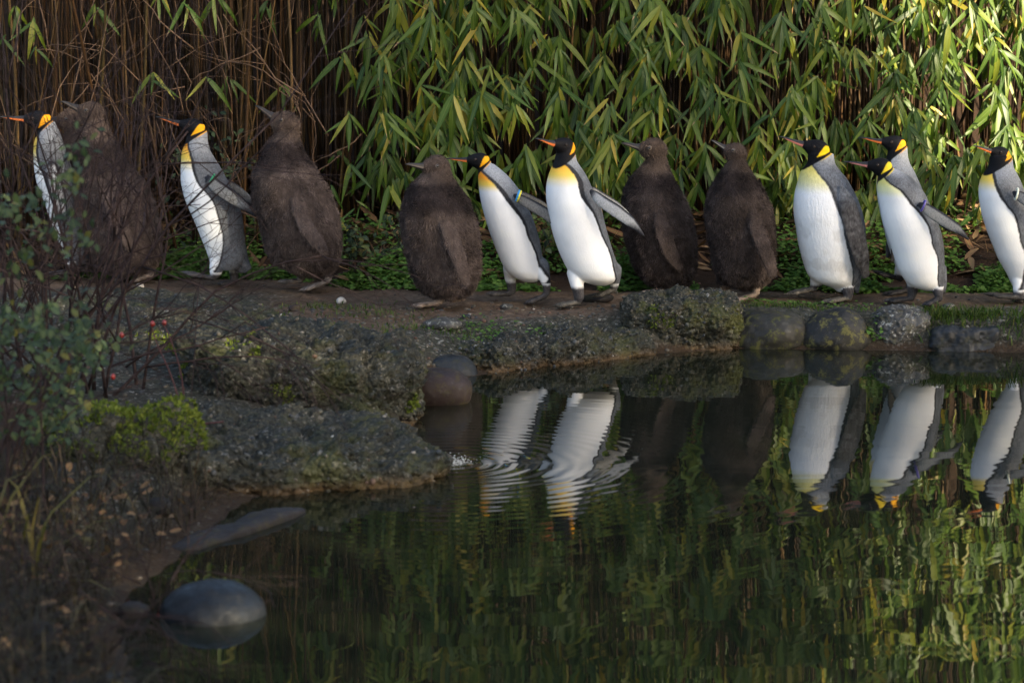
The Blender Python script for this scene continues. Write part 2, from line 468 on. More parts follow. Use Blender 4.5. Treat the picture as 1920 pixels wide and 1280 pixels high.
def height(x, y):
    x = np.asarray(x, float); y = np.asarray(y, float)
    s = sd_pond(x, y)
    w = np.interp(x, [-0.6, -0.1, 0.5, 0.62], [.45, .55, .45, .16]) * np.where(y > 10.2, 1, 0) + np.where(y > 10.2, 0, .5)
    p3 = np.stack([x, y, 0 * x], -1)
    h = .15 * sstep(-.03, 1, s / w) ** .75 - .28 * sstep(0.03, .5, -s)
    h = h + np.where(s > 0, 1, 0) * np.minimum(s, .3) / .3 * (.010 * fbm(p3 * 5, 3) + .006 * fbm(p3 * 23, 3, 5))
    pb = path_back(x)
    h = h + .27 * sstep(0, .95, y - pb) + sstep(.9, 1.6, y - pb) * .10 * fbm(p3 * 2.2, 3, 9) * .4
    h = h + 3.8 * sstep(15.6, 17.8, y) * np.where(np.abs(x) < 60, 1, 0)  # earth bank added behind the bamboo to close off the bright sky
    left = sstep(-1.65, -2.7, x) * sstep(12.4, 10.5, y) * np.where(s > 0, 1, 0) * np.clip(s / .5, 0, 1)
    h = h + .16 * left + .03 * left * fbm(p3 * 3, 3, 3)
    return h
def axis(lo, hi, dlo, dhi, step, coarse):
    a = np.arange(dlo, dhi, step)
    l = dlo - np.geomspace(step * 1.5, dlo - lo, coarse)[::-1]
    r = a[-1] + np.geomspace(step * 1.5, hi - a[-1], coarse)
    return np.concatenate([l, a, r])
gx = axis(-120, 120, -3.2, 3.4, .026, 26); gy = axis(-60, 200, 5.2, 14.2, .026, 26)
XX, YY = np.meshgrid(gx, gy)
xf, yf = XX.ravel(), YY.ravel()
hz = height(xf, yf)
sf = sd_pond(xf, yf)
HG, SG = hz.reshape(len(gy), len(gx)), sf.reshape(len(gy), len(gx))
def _look(A, x, y):
    i = min(max(int(np.searchsorted(gx, x)) - 1, 0), len(gx) - 2); j = min(max(int(np.searchsorted(gy, y)) - 1, 0), len(gy) - 2)
    u = (x - gx[i]) / (gx[i + 1] - gx[i]); v = (y - gy[j]) / (gy[j + 1] - gy[j])
    return float((A[j, i] * (1 - u) + A[j, i + 1] * u) * (1 - v) + (A[j + 1, i] * (1 - u) + A[j + 1, i + 1] * u) * v)
def hgt(x, y): return _look(HG, x, y)
def sdp(x, y): return _look(SG, x, y)
nx, ny = len(gx), len(gy)
ii = (np.arange(ny - 1)[:, None] * nx + np.arange(nx - 1)[None, :]).ravel()
Fq = np.stack([ii, ii + 1, ii + nx + 1, ii + nx], 1)
pn = fbm(np.stack([xf * 2.4, yf * 2.4, 0 * xf], 1), 4, 21)
grav = np.clip(sstep(.62, .35, sf + .18 * pn) * 1.0 + sstep(-1.0, -1.4, xf) * sstep(12.7, 12.3, yf), 0, 1)
wet = sstep(.075, .02, hz + .02 * pn) * np.where(hz > -.1, 1, 0)
hum = np.clip(sstep(-.1, .15, yf - path_back(xf) + .1 * pn) + sstep(-1.3, -1.7, xf) * sstep(9.6, 8.6, yf), 0, 1)
me = mesh_np('ground', np.stack([xf, yf, hz], 1), Fq, M_GROUND, True, None, {'gravel': grav, 'wet': wet, 'humus': hum})
link('ground', me, kind='structure')
wx = np.array([-6, 12.0]); wy = np.array([1.5, 12.4])
me = mesh_np('pond', [(-6, 1.5, 0), (12, 1.5, 0), (12, 12.2, 0), (-6, 12.2, 0)], np.array([[0, 1, 2, 3]]), M_WATER, False)
link('pond', me, kind='structure')
# earth under the far water's edge keeps the pond closed in: the ground sheet passes below it

# ------------------------------------------------------------------ penguins
def smooth1(a, k=2):
    for _ in range(k):
        b = a.copy(); b[1:-1] = .25 * a[:-2] + .5 * a[1:-1] + .25 * a[2:]; a = b
    return a
ADULT_HEAD = ([-.52, -.47, -.38, -.22, 0, .18, .34, .48, .60], [.03, .17, .28, .375, .405, .35, .265, .185, .13],
              [.03, .15, .25, .32, .335, .29, .215, .15, .10], [-.05, -.06, -.05, -.03, -.02, 0, .015, .02, .015])
CHICK_HEAD = ([-.55, -.5, -.38, -.2, 0, .2, .36, .48, .56], [.03, .2, .34, .45, .48, .42, .31, .2, .13],
              [.03, .18, .31, .40, .42, .37, .27, .17, .10], [-.02, -.02, -.01, 0, 0, -.01, -.02, -.02, -.02])
C_WHITE = np.array((.80, .815, .835)); C_GREY = np.array((.105, .112, .126)); C_BLACK = np.array((.006, .006, .0075))
C_GOLD = np.array((.82, .36, .012)); C_ORANGE = np.array((.82, .30, .02)); C_LEMON = np.array((.78, .56, .10))
C_BROWN = np.array((.050, .038, .034)); C_NECKBROWN = np.array((.018, .0135, .0135)); C_HEADBROWN = np.array((.056, .041, .034))

def ground_depth(px, py):
    """depth at which the ray through the pixel meets the ground"""
    d = 12.2
    for _ in range(40):
        p = P(px, py, d); d += (p.z - hgt(p.x, d)) * 4.0
    return d

class Bird: pass
def build_bird(spec):
    b = spec
    ox, oy, sc = b['o']
    adult = b['kind'] == 'adult'
    d = b.get('depth') or ground_depth(ox + b['touch'][0] / sc, oy + b['touch'][1] / sc)
    W = lambda zx, zy, dd=0.0: np.array(P(ox + zx / sc, oy + zy / sc, d + dd))
    W0 = lambda zx, zy, dd=0.0: np.array(P(ox + zx / sc, oy + zy / sc, d)) + np.array([0, dd, 0])
    k = d / FPX / sc                            # metres per traced pixel
    comps, ids = [], []
    def addc(V, F, cid): comps.append((V, F)); ids.append(np.full(len(V), cid))
    rows = np.array([(r + (np.nan,))[:4] if len(r) == 3 else r for r in b['rows']], float)
    zy = np.linspace(rows[0, 0], rows[-1, 0], 90)
    if not adult:                            # a waist between head and shoulders
        q = np.clip(1 - (rows[:, 0] - rows[0, 0] - 25) / 75, 0, 1); rows[:, 1] += 17 * q; rows[:, 2] -= 9 * q
    xl = smooth1(np.interp(zy, rows[:, 0], rows[:, 1])); xr = smooth1(np.interp(zy, rows[:, 0], rows[:, 2]))
    ok = ~np.isnan(rows[:, 3])
    xb = smooth1(np.interp(zy, rows[ok, 0], rows[ok, 3])) if ok.any() else None
    fat = b.get('fat', .9 if adult else .98)
    cx = (xl + xr) / 2; a = (xr - xl) / 2 * k
    if not adult: a = a - .005               # the down stands out from the skin
    C = np.array([W0(x, y) for x, y in zip(cx, zy)])
    A = np.zeros_like(C); A[:, 0] = a
    B = np.zeros_like(C); B[:, 1] = a * fat
    addc(*loft(C, A, B, 44), 0)
    # head
    hx, hy, hl, pit, yaw = b['head']
    if not adult: hl *= 1.09; hx -= .05 * hl; hy -= .01 * hl
    hl *= k; cp, sp_ = math.cos(R(pit)), math.sin(R(pit)); cy, sy = math.cos(R(yaw)), math.sin(R(yaw))
    HF = np.array([-cy * cp, -sy * cp, sp_]); HW = np.array([sy, -cy, 0.]); HU = np.cross(HF, HW)
    HC = W0(hx, hy)
    tu, tv, tw, tc = ADULT_HEAD if adult else CHICK_HEAD
    uu = np.linspace(tu[0], tu[-1], 36)
    hv, hw, vc = (smooth1(np.interp(uu, tu, q), 3) for q in (tv, tw, tc))
    if not adult: hv = hv - .004 / hl; hw = hw - .004 / hl
    C = HC + (uu[:, None] * HF + vc[:, None] * HU) * hl
    addc(*loft(C, hv[:, None] * HU * hl, hw[:, None] * HW * hl, 32), 1)
    # legs and feet
    for (leg, heel, toe, dd) in b['legs']:
        pts = np.array([W0(q[0], q[1], dd) for q in leg]); rr = np.array([q[2] for q in leg]) * k
        h0, t0 = W0(*heel, dd), W0(*toe, dd)
        pts[0, 1] -= dd * .75; p_ = pts[0] + (pts[0] - pts[1]) * .45; p_[1] -= dd * .25
        pts = np.concatenate([[p_], pts, [h0 + (0, 0, .012)]]); rr = np.concatenate([[rr[0] * .4], rr, [.017]])
        tt = np.linspace(0, 1, 14); st = np.linspace(0, 1, len(pts))
        pts = np.stack([np.interp(tt, st, pts[:, q]) for q in range(3)], 1); rr = np.interp(tt, st, rr)
        addc(*tube(smooth1(pts), rr, 16, 1.0, (0, 1, 0)), 2)
        f = t0 - h0; ln = np.linalg.norm(f); f /= ln
        sd = np.array([0, -1., 0]); upv = np.cross(f, sd); upv *= np.sign(upv[2]) or 1
        ln = max(ln, .09)
        for ang, lf in ((-17, .86), (0, 1.0), (19, .84)):
            g = f * math.cos(R(ang)) + sd * math.sin(R(ang))
            s_ = np.linspace(0, 1, 12)
            pts = h0 + g * (s_ * ln * lf)[:, None] + upv * (.012 - .010 * s_)[:, None]
            kn = .0150 - .004 * s_ + .0022 * np.sin(s_ * 19)
            kn[-1] = .003; kn[-2] = .005
            addc(*tube(pts, kn, 10, .9), 3)
        s_ = np.linspace(0, .72, 8)
        Cw = h0 + f * (s_ * ln)[:, None] + upv * .006
        addc(*loft(Cw, sd * (.014 + .020 * s_)[:, None], upv * np.full((8, 1), .010), 12), 3)
    # tail
    for tl in b.get('tail', []):
        pts = np.array([W0(q[0], q[1], 0.0) for q in tl]); rr = np.array([q[2] for q in tl]) * k
        tt = np.linspace(0, 1, 10); st = np.linspace(0, 1, len(pts))
        pts = np.stack([np.interp(tt, st, pts[:, q]) for q in range(3)], 1); rr = np.interp(tt, st, rr)
        addc(*tube(pts, rr, 14, 1.0, (0, 1, 0)), 5)
    # flippers
    flip_tc = []
    base_n = sum(len(c[0]) for c in comps)
    fl = b.get('flipper')
    if fl:
        for side in ((-1, 1) if b.get('far_flipper', True) else (-1,)):
            q = np.array(fl['path'], float); hwid = np.array(fl['hw'], float) * k
            t = np.linspace(0, 1, 22); st = np.linspace(0, 1, len(q))
            qx = smooth1(np.interp(t, st, q[:, 0])); qy = smooth1(np.interp(t, st, q[:, 1])); hwid = np.interp(t, st, hwid) * np.interp(t, [0, .1], [.45, 1])
            out = np.interp(t, st, fl['out']) + (0 if adult else .02 * t - .03 * (1 - t) ** 2)        # distance from the body axis plane towards the viewer
            pts = np.array([W0(x, y) for x, y in zip(qx, qy)]); pts[:, 1] += side * out
            if side > 0 and not b.get('far_same'): pts[:, 0] -= .02 * t
            tg = np.gradient(pts, axis=0); tg /= np.linalg.norm(tg, axis=1)[:, None]
            nrm = np.array([0.1 if adult else .5, side * 1.0, fl.get('tilt', .25 if adult else .1)]); nrm /= np.linalg.norm(nrm)
            wd = np.cross(tg, nrm); wd /= np.linalg.norm(wd, axis=1)[:, None]
            nn = np.cross(wd, tg)
            th = fl.get('thick', .009) * np.interp(t, [0, .3, 1], [1.5, 1.1, .6])
            V, F = loft(pts, wd * hwid[:, None], nn * th[:, None], 20)
            addc(V, F, 4 if side < 0 else 6)
    allV = np.concatenate([c[0] for c in comps]); allid = np.concatenate(ids)
    acc = Acc()
    for V, F in comps: acc.add(V, F)
    tmp = bpy.data.objects.new('tmp', acc.mesh('tmp', None)); COL.objects.link(tmp)
    rm = tmp.modifiers.new('r', 'REMESH'); rm.mode = 'VOXEL'; rm.voxel_size = .0046 if adult else .0055; rm.use_smooth_shade = True
    sm = tmp.modifiers.new('s', 'SMOOTH'); sm.factor = .5; sm.iterations = 3
    bpy.context.view_layer.update()
    dg = bpy.context.evaluated_depsgraph_get()
    me = bpy.data.meshes.new_from_object(tmp.evaluated_get(dg))
    old = tmp.data; bpy.data.objects.remove(tmp); bpy.data.meshes.remove(old)
    n = len(me.vertices)
    V = np.zeros(n * 3, np.float32); me.vertices.foreach_get('co', V); V = V.reshape(-1, 3).astype(float)
    N = np.zeros(n * 3, np.float32); me.vertices.foreach_get('normal', N); N = N.reshape(-1, 3)
    kd = kdtree.KDTree(len(allV))
    for i, v in enumerate(allV): kd.insert(v, i)
    kd.balance()
    near = np.array([kd.find(v)[1] for v in V]); cid = allid[near]
    # traced coordinates of every vertex (orthographic onto the bird's own plane)
    pz = (V[:, 2] - HCAM) / d; px_ = V[:, 0] / d
    # on the plane y = d: ray.z/ray.y = pz, ray.x/ray.y = px_
    Yc = (_cp * pz + _sp) / (_cp - pz * _sp); sc_ = Yc * _sp + _cp
    pxx = 960 + px_ * sc_ * FPX; pyy = 640 - Yc * FPX
    zx_ = (pxx - ox) * sc; zy_ = (pyy - oy) * sc
    rel = V - HC
    hu, hv_, hw_ = rel @ HF / hl, rel @ HU / hl, rel @ HW / hl
    pn = fbm(V * 55, 3, 4); pn2 = fbm(V * 14, 3, 8)
    xl_, xr_ = np.interp(zy_, zy, xl), np.interp(zy_, zy, xr)
    if adult:
        a_ = np.maximum((xr_ - xl_) / 2, 1)
        phi = np.arctan2(-(V[:, 1] - d) / (fat * k * a_), -(zx_ - (xl_ + xr_) / 2) / a_)
        f = np.clip((np.interp(zy_, zy, xb) - xl_) / (xr_ - xl_), .02, .98)
        phb = np.arccos(np.clip(1 - 2 * f, -1, 1)); al = R(b.get('face', 28))
        sdist = np.minimum(phb - phi, phi - (2 * al - phb)) * a_ * k + .0025 * pn
        col = np.tile(C_GREY, (n, 1)) * (1 + .3 * pn2 + .22 * pn)[:, None]
        # paler silver nape
        nap = sstep(rows[0, 0] + b.get('nape', 260), rows[0, 0], zy_)
        col = mix(col, (.34, .36, .39), nap * .8)
        lw = b.get('line', .016) * np.interp(zy_, [rows[0, 0], rows[0, 0] + 250, rows[0, 0] + 500], [.8, 1.3, .6])
        line = sstep(-lw - .006, -lw + .002, sdist)
        col = mix(col, C_BLACK * 1.6, line * b.get('line_strength', .9))
        white = sstep(-.004, .003, sdist)
        y0, y1 = b['chest']
        chest = mix(np.tile(C_WHITE, (n, 1)), b.get('lemon', C_LEMON), sstep(y1, y0 + .45 * (y1 - y0), zy_))
        chest = mix(chest, b.get('orange', C_ORANGE), sstep(y0 + .55 * (y1 - y0), y0, zy_))
        chest = chest * (1 + .05 * pn2)[:, None]
        chest = mix(chest, (.60, .54, .42), .18 * sstep(rows[-1, 0] - 260, rows[-1, 0], zy_) * sstep(-.2, .5, pn2))
        dirt = b.get('dirt', 0) * sstep(.15, .7, pn2) * sstep(500, 800, zy_)
        chest = mix(chest, (.25, .22, .18), dirt)
        col = col * (1 - white[:, None]) + chest * white[:, None]
        # black head, above the line chin -> nape
        p0, p1 = np.array([.055, -.64]), np.array([-.52, .05])
        e = p1 - p0; nl_ = np.array([-e[1], e[0]]) / np.hypot(*e); nl_ *= -1 if nl_ @ np.array([1, 1]) < 0 else 1
        hd = ((hu - p0[0]) * nl_[0] + (hv_ - p0[1]) * nl_[1])
        near_h = (np.hypot(hu, hv_) < 1.3) & (zy_ < rows[0, 0] + 190)
        blk = sstep(-.015, .02, hd + .006 * pn) * near_h
        rim = sstep(-.05, -.02, hd) * near_h * sstep(-.45, -.1, hv_)
        col = mix(col, b.get('gold', C_GOLD), rim * .9)
        col = mix(col, C_BLACK, blk)
        # ear patch: teardrop narrowing forward and down along the edge of the black
        q = np.stack([hu + .265, hv_ - .05], 1)
        ax = (p1 - p0) / np.hypot(*(p1 - p0)); s_ = q @ ax; c_ = q @ nl_
        wdt = np.interp(s_, [-.42, -.25, 0, .12, .24], [.0, .05, .125, .14, .0])
        pt = sstep(.02, -.015, np.abs(c_ - .02 + .10 * np.clip(-s_, 0, 1)) - wdt) * near_h * (s_ > -.42) * (s_ < .245)
        col = mix(col, b.get('gold', C_GOLD), pt)
        # limbs
        grey_leg = np.array((.055, .052, .055))
        lg = (cid == 2)
        lw_ = sstep(b['ankle'] + 12, b['ankle'] - 12, zy_ + 6 * pn)
        colL = mix(np.tile(grey_leg, (n, 1)) * (1 + .3 * pn)[:, None], C_WHITE * .85, lw_)
        col = np.where(lg[:, None], np.where((zy_ > b['ankle'] - 12)[:, None], colL, col), col)
        ft = np.tile(b.get('footcol', grey_leg), (n, 1)) * (1 + .35 * pn + .2 * pn2)[:, None]
        col = np.where((cid == 3)[:, None], ft, col)
        col = np.where((cid == 5)[:, None], C_GREY * (.9 + .4 * pn[:, None]), col)
        if fl:
            for c4 in (4, 6):
                msk = cid == c4
                if not msk.any(): continue
                q = np.array(fl['path'], float)
                t = np.linspace(0, 1, 60); st = np.linspace(0, 1, len(q))
                qx, qy = np.interp(t, st, q[:, 0]), np.interp(t, st, q[:, 1]); hh = np.interp(t, st, fl['hw'])
                tx, ty = np.gradient(qx), np.gradient(qy); l_ = np.hypot(tx, ty); tx /= l_; ty /= l_
                dx = zx_[msk, None] - qx[None]; dy = zy_[msk, None] - qy[None]
                j = np.argmin(dx ** 2 + dy ** 2, 1); ar = np.arange(len(j))
                cc = (-dx[ar, j] * ty[j] + dy[ar, j] * tx[j]) / np.maximum(hh[j], 4)   # + below/behind, - leading edge
                tt_ = t[j]
                if fl.get('pale', True):
                    pale = sstep(-.72, -.5, cc) * sstep(1.02, .86, cc) * sstep(.03, .14, tt_) * sstep(.92, .70, tt_ + .1 * cc)
                    cf = mix(np.tile(np.array((.022, .022, .027)), (len(j), 1)), fl.get('palecol', (.33, .335, .34)), pale)
                else:
                    cf = np.tile(np.array((.062, .060, .062)), (len(j), 1)) * (1 + .5 * pn[msk] + .2 * pn2[msk])[:, None]
                    bl = sstep(.3, .05, tt_); cf = cf * (1 - bl[:, None]) + col[msk] * bl[:, None]
                col[msk] = cf
    else:
        top = rows[0, 0]
        col = np.tile(C_BROWN * b.get('tone', 1), (n, 1))
        nk = sstep(top + b['dark'][0], top + b['dark'][0] + 50, zy_) * sstep(top + b['dark'][1] + 60, top + b['dark'][1] - 40, zy_ + 30 * pn2)
        col = mix(col, C_NECKBROWN, nk * .8)
        hd = sstep(top + b['dark'][0] + 40, top + b['dark'][0] - 10, zy_)
        col = mix(col, C_HEADBROWN * b.get('tone', 1), hd)
        edge = sstep(-.35, -.9, ((zx_ - (xl_ + xr_) / 2) / np.maximum((xr_ - xl_) / 2, 1)))  # soft shade on the front-left side, painted into the down colour
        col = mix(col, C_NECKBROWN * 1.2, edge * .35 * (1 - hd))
        col = col * (1 + .35 * pn2 + .1 * pn)[:, None]
        fm = (cid == 4) | (cid == 6)
        col = np.where(fm[:, None], C_BROWN * b.get('tone', 1) * (1.18 + .4 * pn2[:, None]), col)
        fc = np.array(b.get('footcol', (.20, .155, .125)))
        lgm = ((cid == 2) & (zy_ > b['ankle'])) | (cid == 3)
        col = np.where(lgm[:, None], fc * (1 + .35 * pn + .3 * pn2)[:, None], col)
    col = np.clip(col, 0.004, .85)
    at = me.attributes.new('col', 'FLOAT_COLOR', 'POINT')
    c4_ = np.ones((n, 4), np.float32); c4_[:, :3] = col
    at.data.foreach_set('color', c4_.ravel())
    me.materials.clear(); me.materials.append(b.get('mat') or (M_ADULT if adult else M_CHICK))
    me.name = 'penguin_body' if adult else 'chick_body'
    base = W0((xl[-1] + xr[-1]) / 2, rows[-1, 0]); base = Vector((base[0], d, hgt(base[0], d)))
    root = empty('king_penguin' if adult else 'penguin_chick', base, b['label'], 'penguin',
                 'adult king penguins walking in line' if adult else 'brown downy chicks walking in line')
    link('body', me, root)
    # beak
    if adult:
        bu = [.44, .52, .62, .8, 1.0, 1.2, 1.38, 1.52, 1.61]; bh = [.155, .145, .118, .092, .070, .052, .038, .024, .004]; bv = [.015, .015, .01, .0, .002, .008, .008, -.005, -.025]
    else:
        bu = [.40, .46, .54, .66, .8, .94, 1.06, 1.15, 1.2]; bh = [.16, .15, .135, .105, .085, .066, .048, .028, .004]; bv = [-.02, -.02, -.02, -.015, -.01, 0, 0, -.01, -.02]
    uu = np.linspace(bu[0], bu[-1], 40); bh_, bv_ = np.interp(uu, bu, bh), smooth1(np.interp(uu, bu, bv), 3)
    C = HC + (uu[:, None] * HF + bv_[:, None] * HU) * hl
    V2, F2 = loft(C, bh_[:, None] * HU * hl, bh_[:, None] * .72 * HW * hl, 28)
    th = np.concatenate([np.tile(np.linspace(0, 2 * np.pi, 28, endpoint=False), 40), [0, 0]])
    u2 = np.concatenate([np.repeat(uu, 28), [uu[0], uu[-1]]]); vv = np.cos(th)
    dark = np.array((.02, .021, .025)) if adult else np.array((.022, .021, .023))
    c2 = np.tile(dark, (len(V2), 1))
    if adult:
        pl = sstep(-.12, -.32, vv) * sstep(.50, .53, u2) * sstep(1.26, 1.05, u2 + .25 * vv)
        c2 = mix(c2, b.get('plate', (.85, .22, .06)), pl)
    else:
        pl = np.exp(-((vv + .25) / .22) ** 2) * sstep(1.2, .9, u2)
        c2 = mix(c2, b.get('beakpale', (.13, .11, .10)), pl * .8)
    link('beak', mesh_np('beak', V2, F2, M_BEAK, True, c2), root)
    # eyes
    eu, ev = (.20, .07) if adult else (.16, .06)
    hw0 = np.interp(eu, tu, tw)
    for s_ in (1, -1):
        er = .0058 if adult else .0085
        ec = HC + (eu * HF + ev * HU) * hl + HW * s_ * hl * (hw0 * (.985 if adult else 1.0)) 
        eo = link('eye', mesh_np('eye', ICO3[0] * er + ec, ICO3[1], M_EYE), root)
        ring = tube(np.array([ec + HW * s_ * .002 + (HF * math.cos(t) + HU * math.sin(t)) * er * 1.12 for t in np.linspace(0, 2 * np.pi, 17)]), 0.0014 if adult else .0022, 6)
        link('eye_ring', mesh_np('eye_ring', *ring, m_plain_cache('adult' if adult else 'chick')), eo, M=Matrix.Identity(4))
        eo.children[0].location = (0, 0, 0)
    # flipper band
    if b.get('band'):
        for (zx0, zy0, rr_, tilt, cols) in b['band']:
            out = fl['out'][0] * .5 + fl['out'][1] * .5
            c0 = W0(zx0, zy0); c0[1] -= out
            for j, cb in enumerate(cols):
                off = np.array([math.cos(tilt), 0, -math.sin(tilt)]) * .008 * j
                ax_u = np.array([math.sin(tilt), 0, math.cos(tilt)])
                lp = np.array([c0 + off + ax_u * rr_ * k * math.cos(t) + np.array([0, -1, 0]) * .021 * math.sin(t) for t in np.linspace(0, 2 * np.pi, 25)])
                link('flipper_band', mesh_np('flipper_band', *tube(lp, .0052, 8), m_plain('band_%.2f_%.2f' % (cb[0], cb[2]), cb, .35, .5, 30, .1)), root)
    # down
    if not adult:
        okm = ~((cid == 3) | ((cid == 2) & (zy_ > b['ankle'])))
        okm &= ~((hu > .47) & (np.abs(hv_) < .3))
        okm &= ~((np.hypot(hu - .16, hv_ - .06) * hl < .0125))
        idx = np.nonzero(okm)[0]
        ns = 42000
        pick = RNG.choice(idx, ns)
        p = V[pick] + RNG.normal(0, .0022, (ns, 3)); nr = N[pick].astype(float)
        hd = sstep(top + b['dark'][0] + 60, top + b['dark'][0] - 20, zy_[pick])
        fl_ = fm[pick]
        cl = np.clip(fbm(p * 38, 2, 51), -1, 1)
        ln = RNG.uniform(.008, .020, ns) * (1 + .45 * cl) * (1 - .45 * hd) * np.where(fl_, .55, 1.0)
        fld = np.stack([fbm(p * 22, 2, 31 + q) for q in range(3)], 1)
        dr = nr * .50 + np.array([.10, 0, -.75]) + fld * .55 + RNG.normal(0, .22, (ns, 3))
        dr -= nr * np.minimum(0, (dr * nr).sum(1) - .22)[:, None]
        dr /= np.linalg.norm(dr, axis=1)[:, None]
        sdv = np.cross(dr, nr + RNG.normal(0, .5, (ns, 3))); sdv /= np.linalg.norm(sdv, axis=1)[:, None] + 1e-9
        wv = RNG.uniform(.0007, .0013, ns)[:, None]
        tip = p + dr * ln[:, None]; mid = p + (dr + nr * .18) * ln[:, None] * .55
        Vh = np.stack([p - sdv * wv, p + sdv * wv, mid + sdv * wv * .8, mid - sdv * wv * .8, tip], 1).reshape(-1, 3)
        o5 = np.arange(ns)[:, None] * 5
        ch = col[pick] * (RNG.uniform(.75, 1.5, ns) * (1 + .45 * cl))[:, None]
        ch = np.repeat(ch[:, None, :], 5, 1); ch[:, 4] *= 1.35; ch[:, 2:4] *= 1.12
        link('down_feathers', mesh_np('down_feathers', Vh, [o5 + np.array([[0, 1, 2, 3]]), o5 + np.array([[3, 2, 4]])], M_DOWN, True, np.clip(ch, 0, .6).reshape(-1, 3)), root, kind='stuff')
    return root
_pc = {}
def m_plain_cache(k):
    if k not in _pc:
        _pc[k] = m_plain('eye_ring_' + k, (.035, .022, .016) if k == 'adult' else (.11, .092, .082), .7, .15)
    return _pc[k]

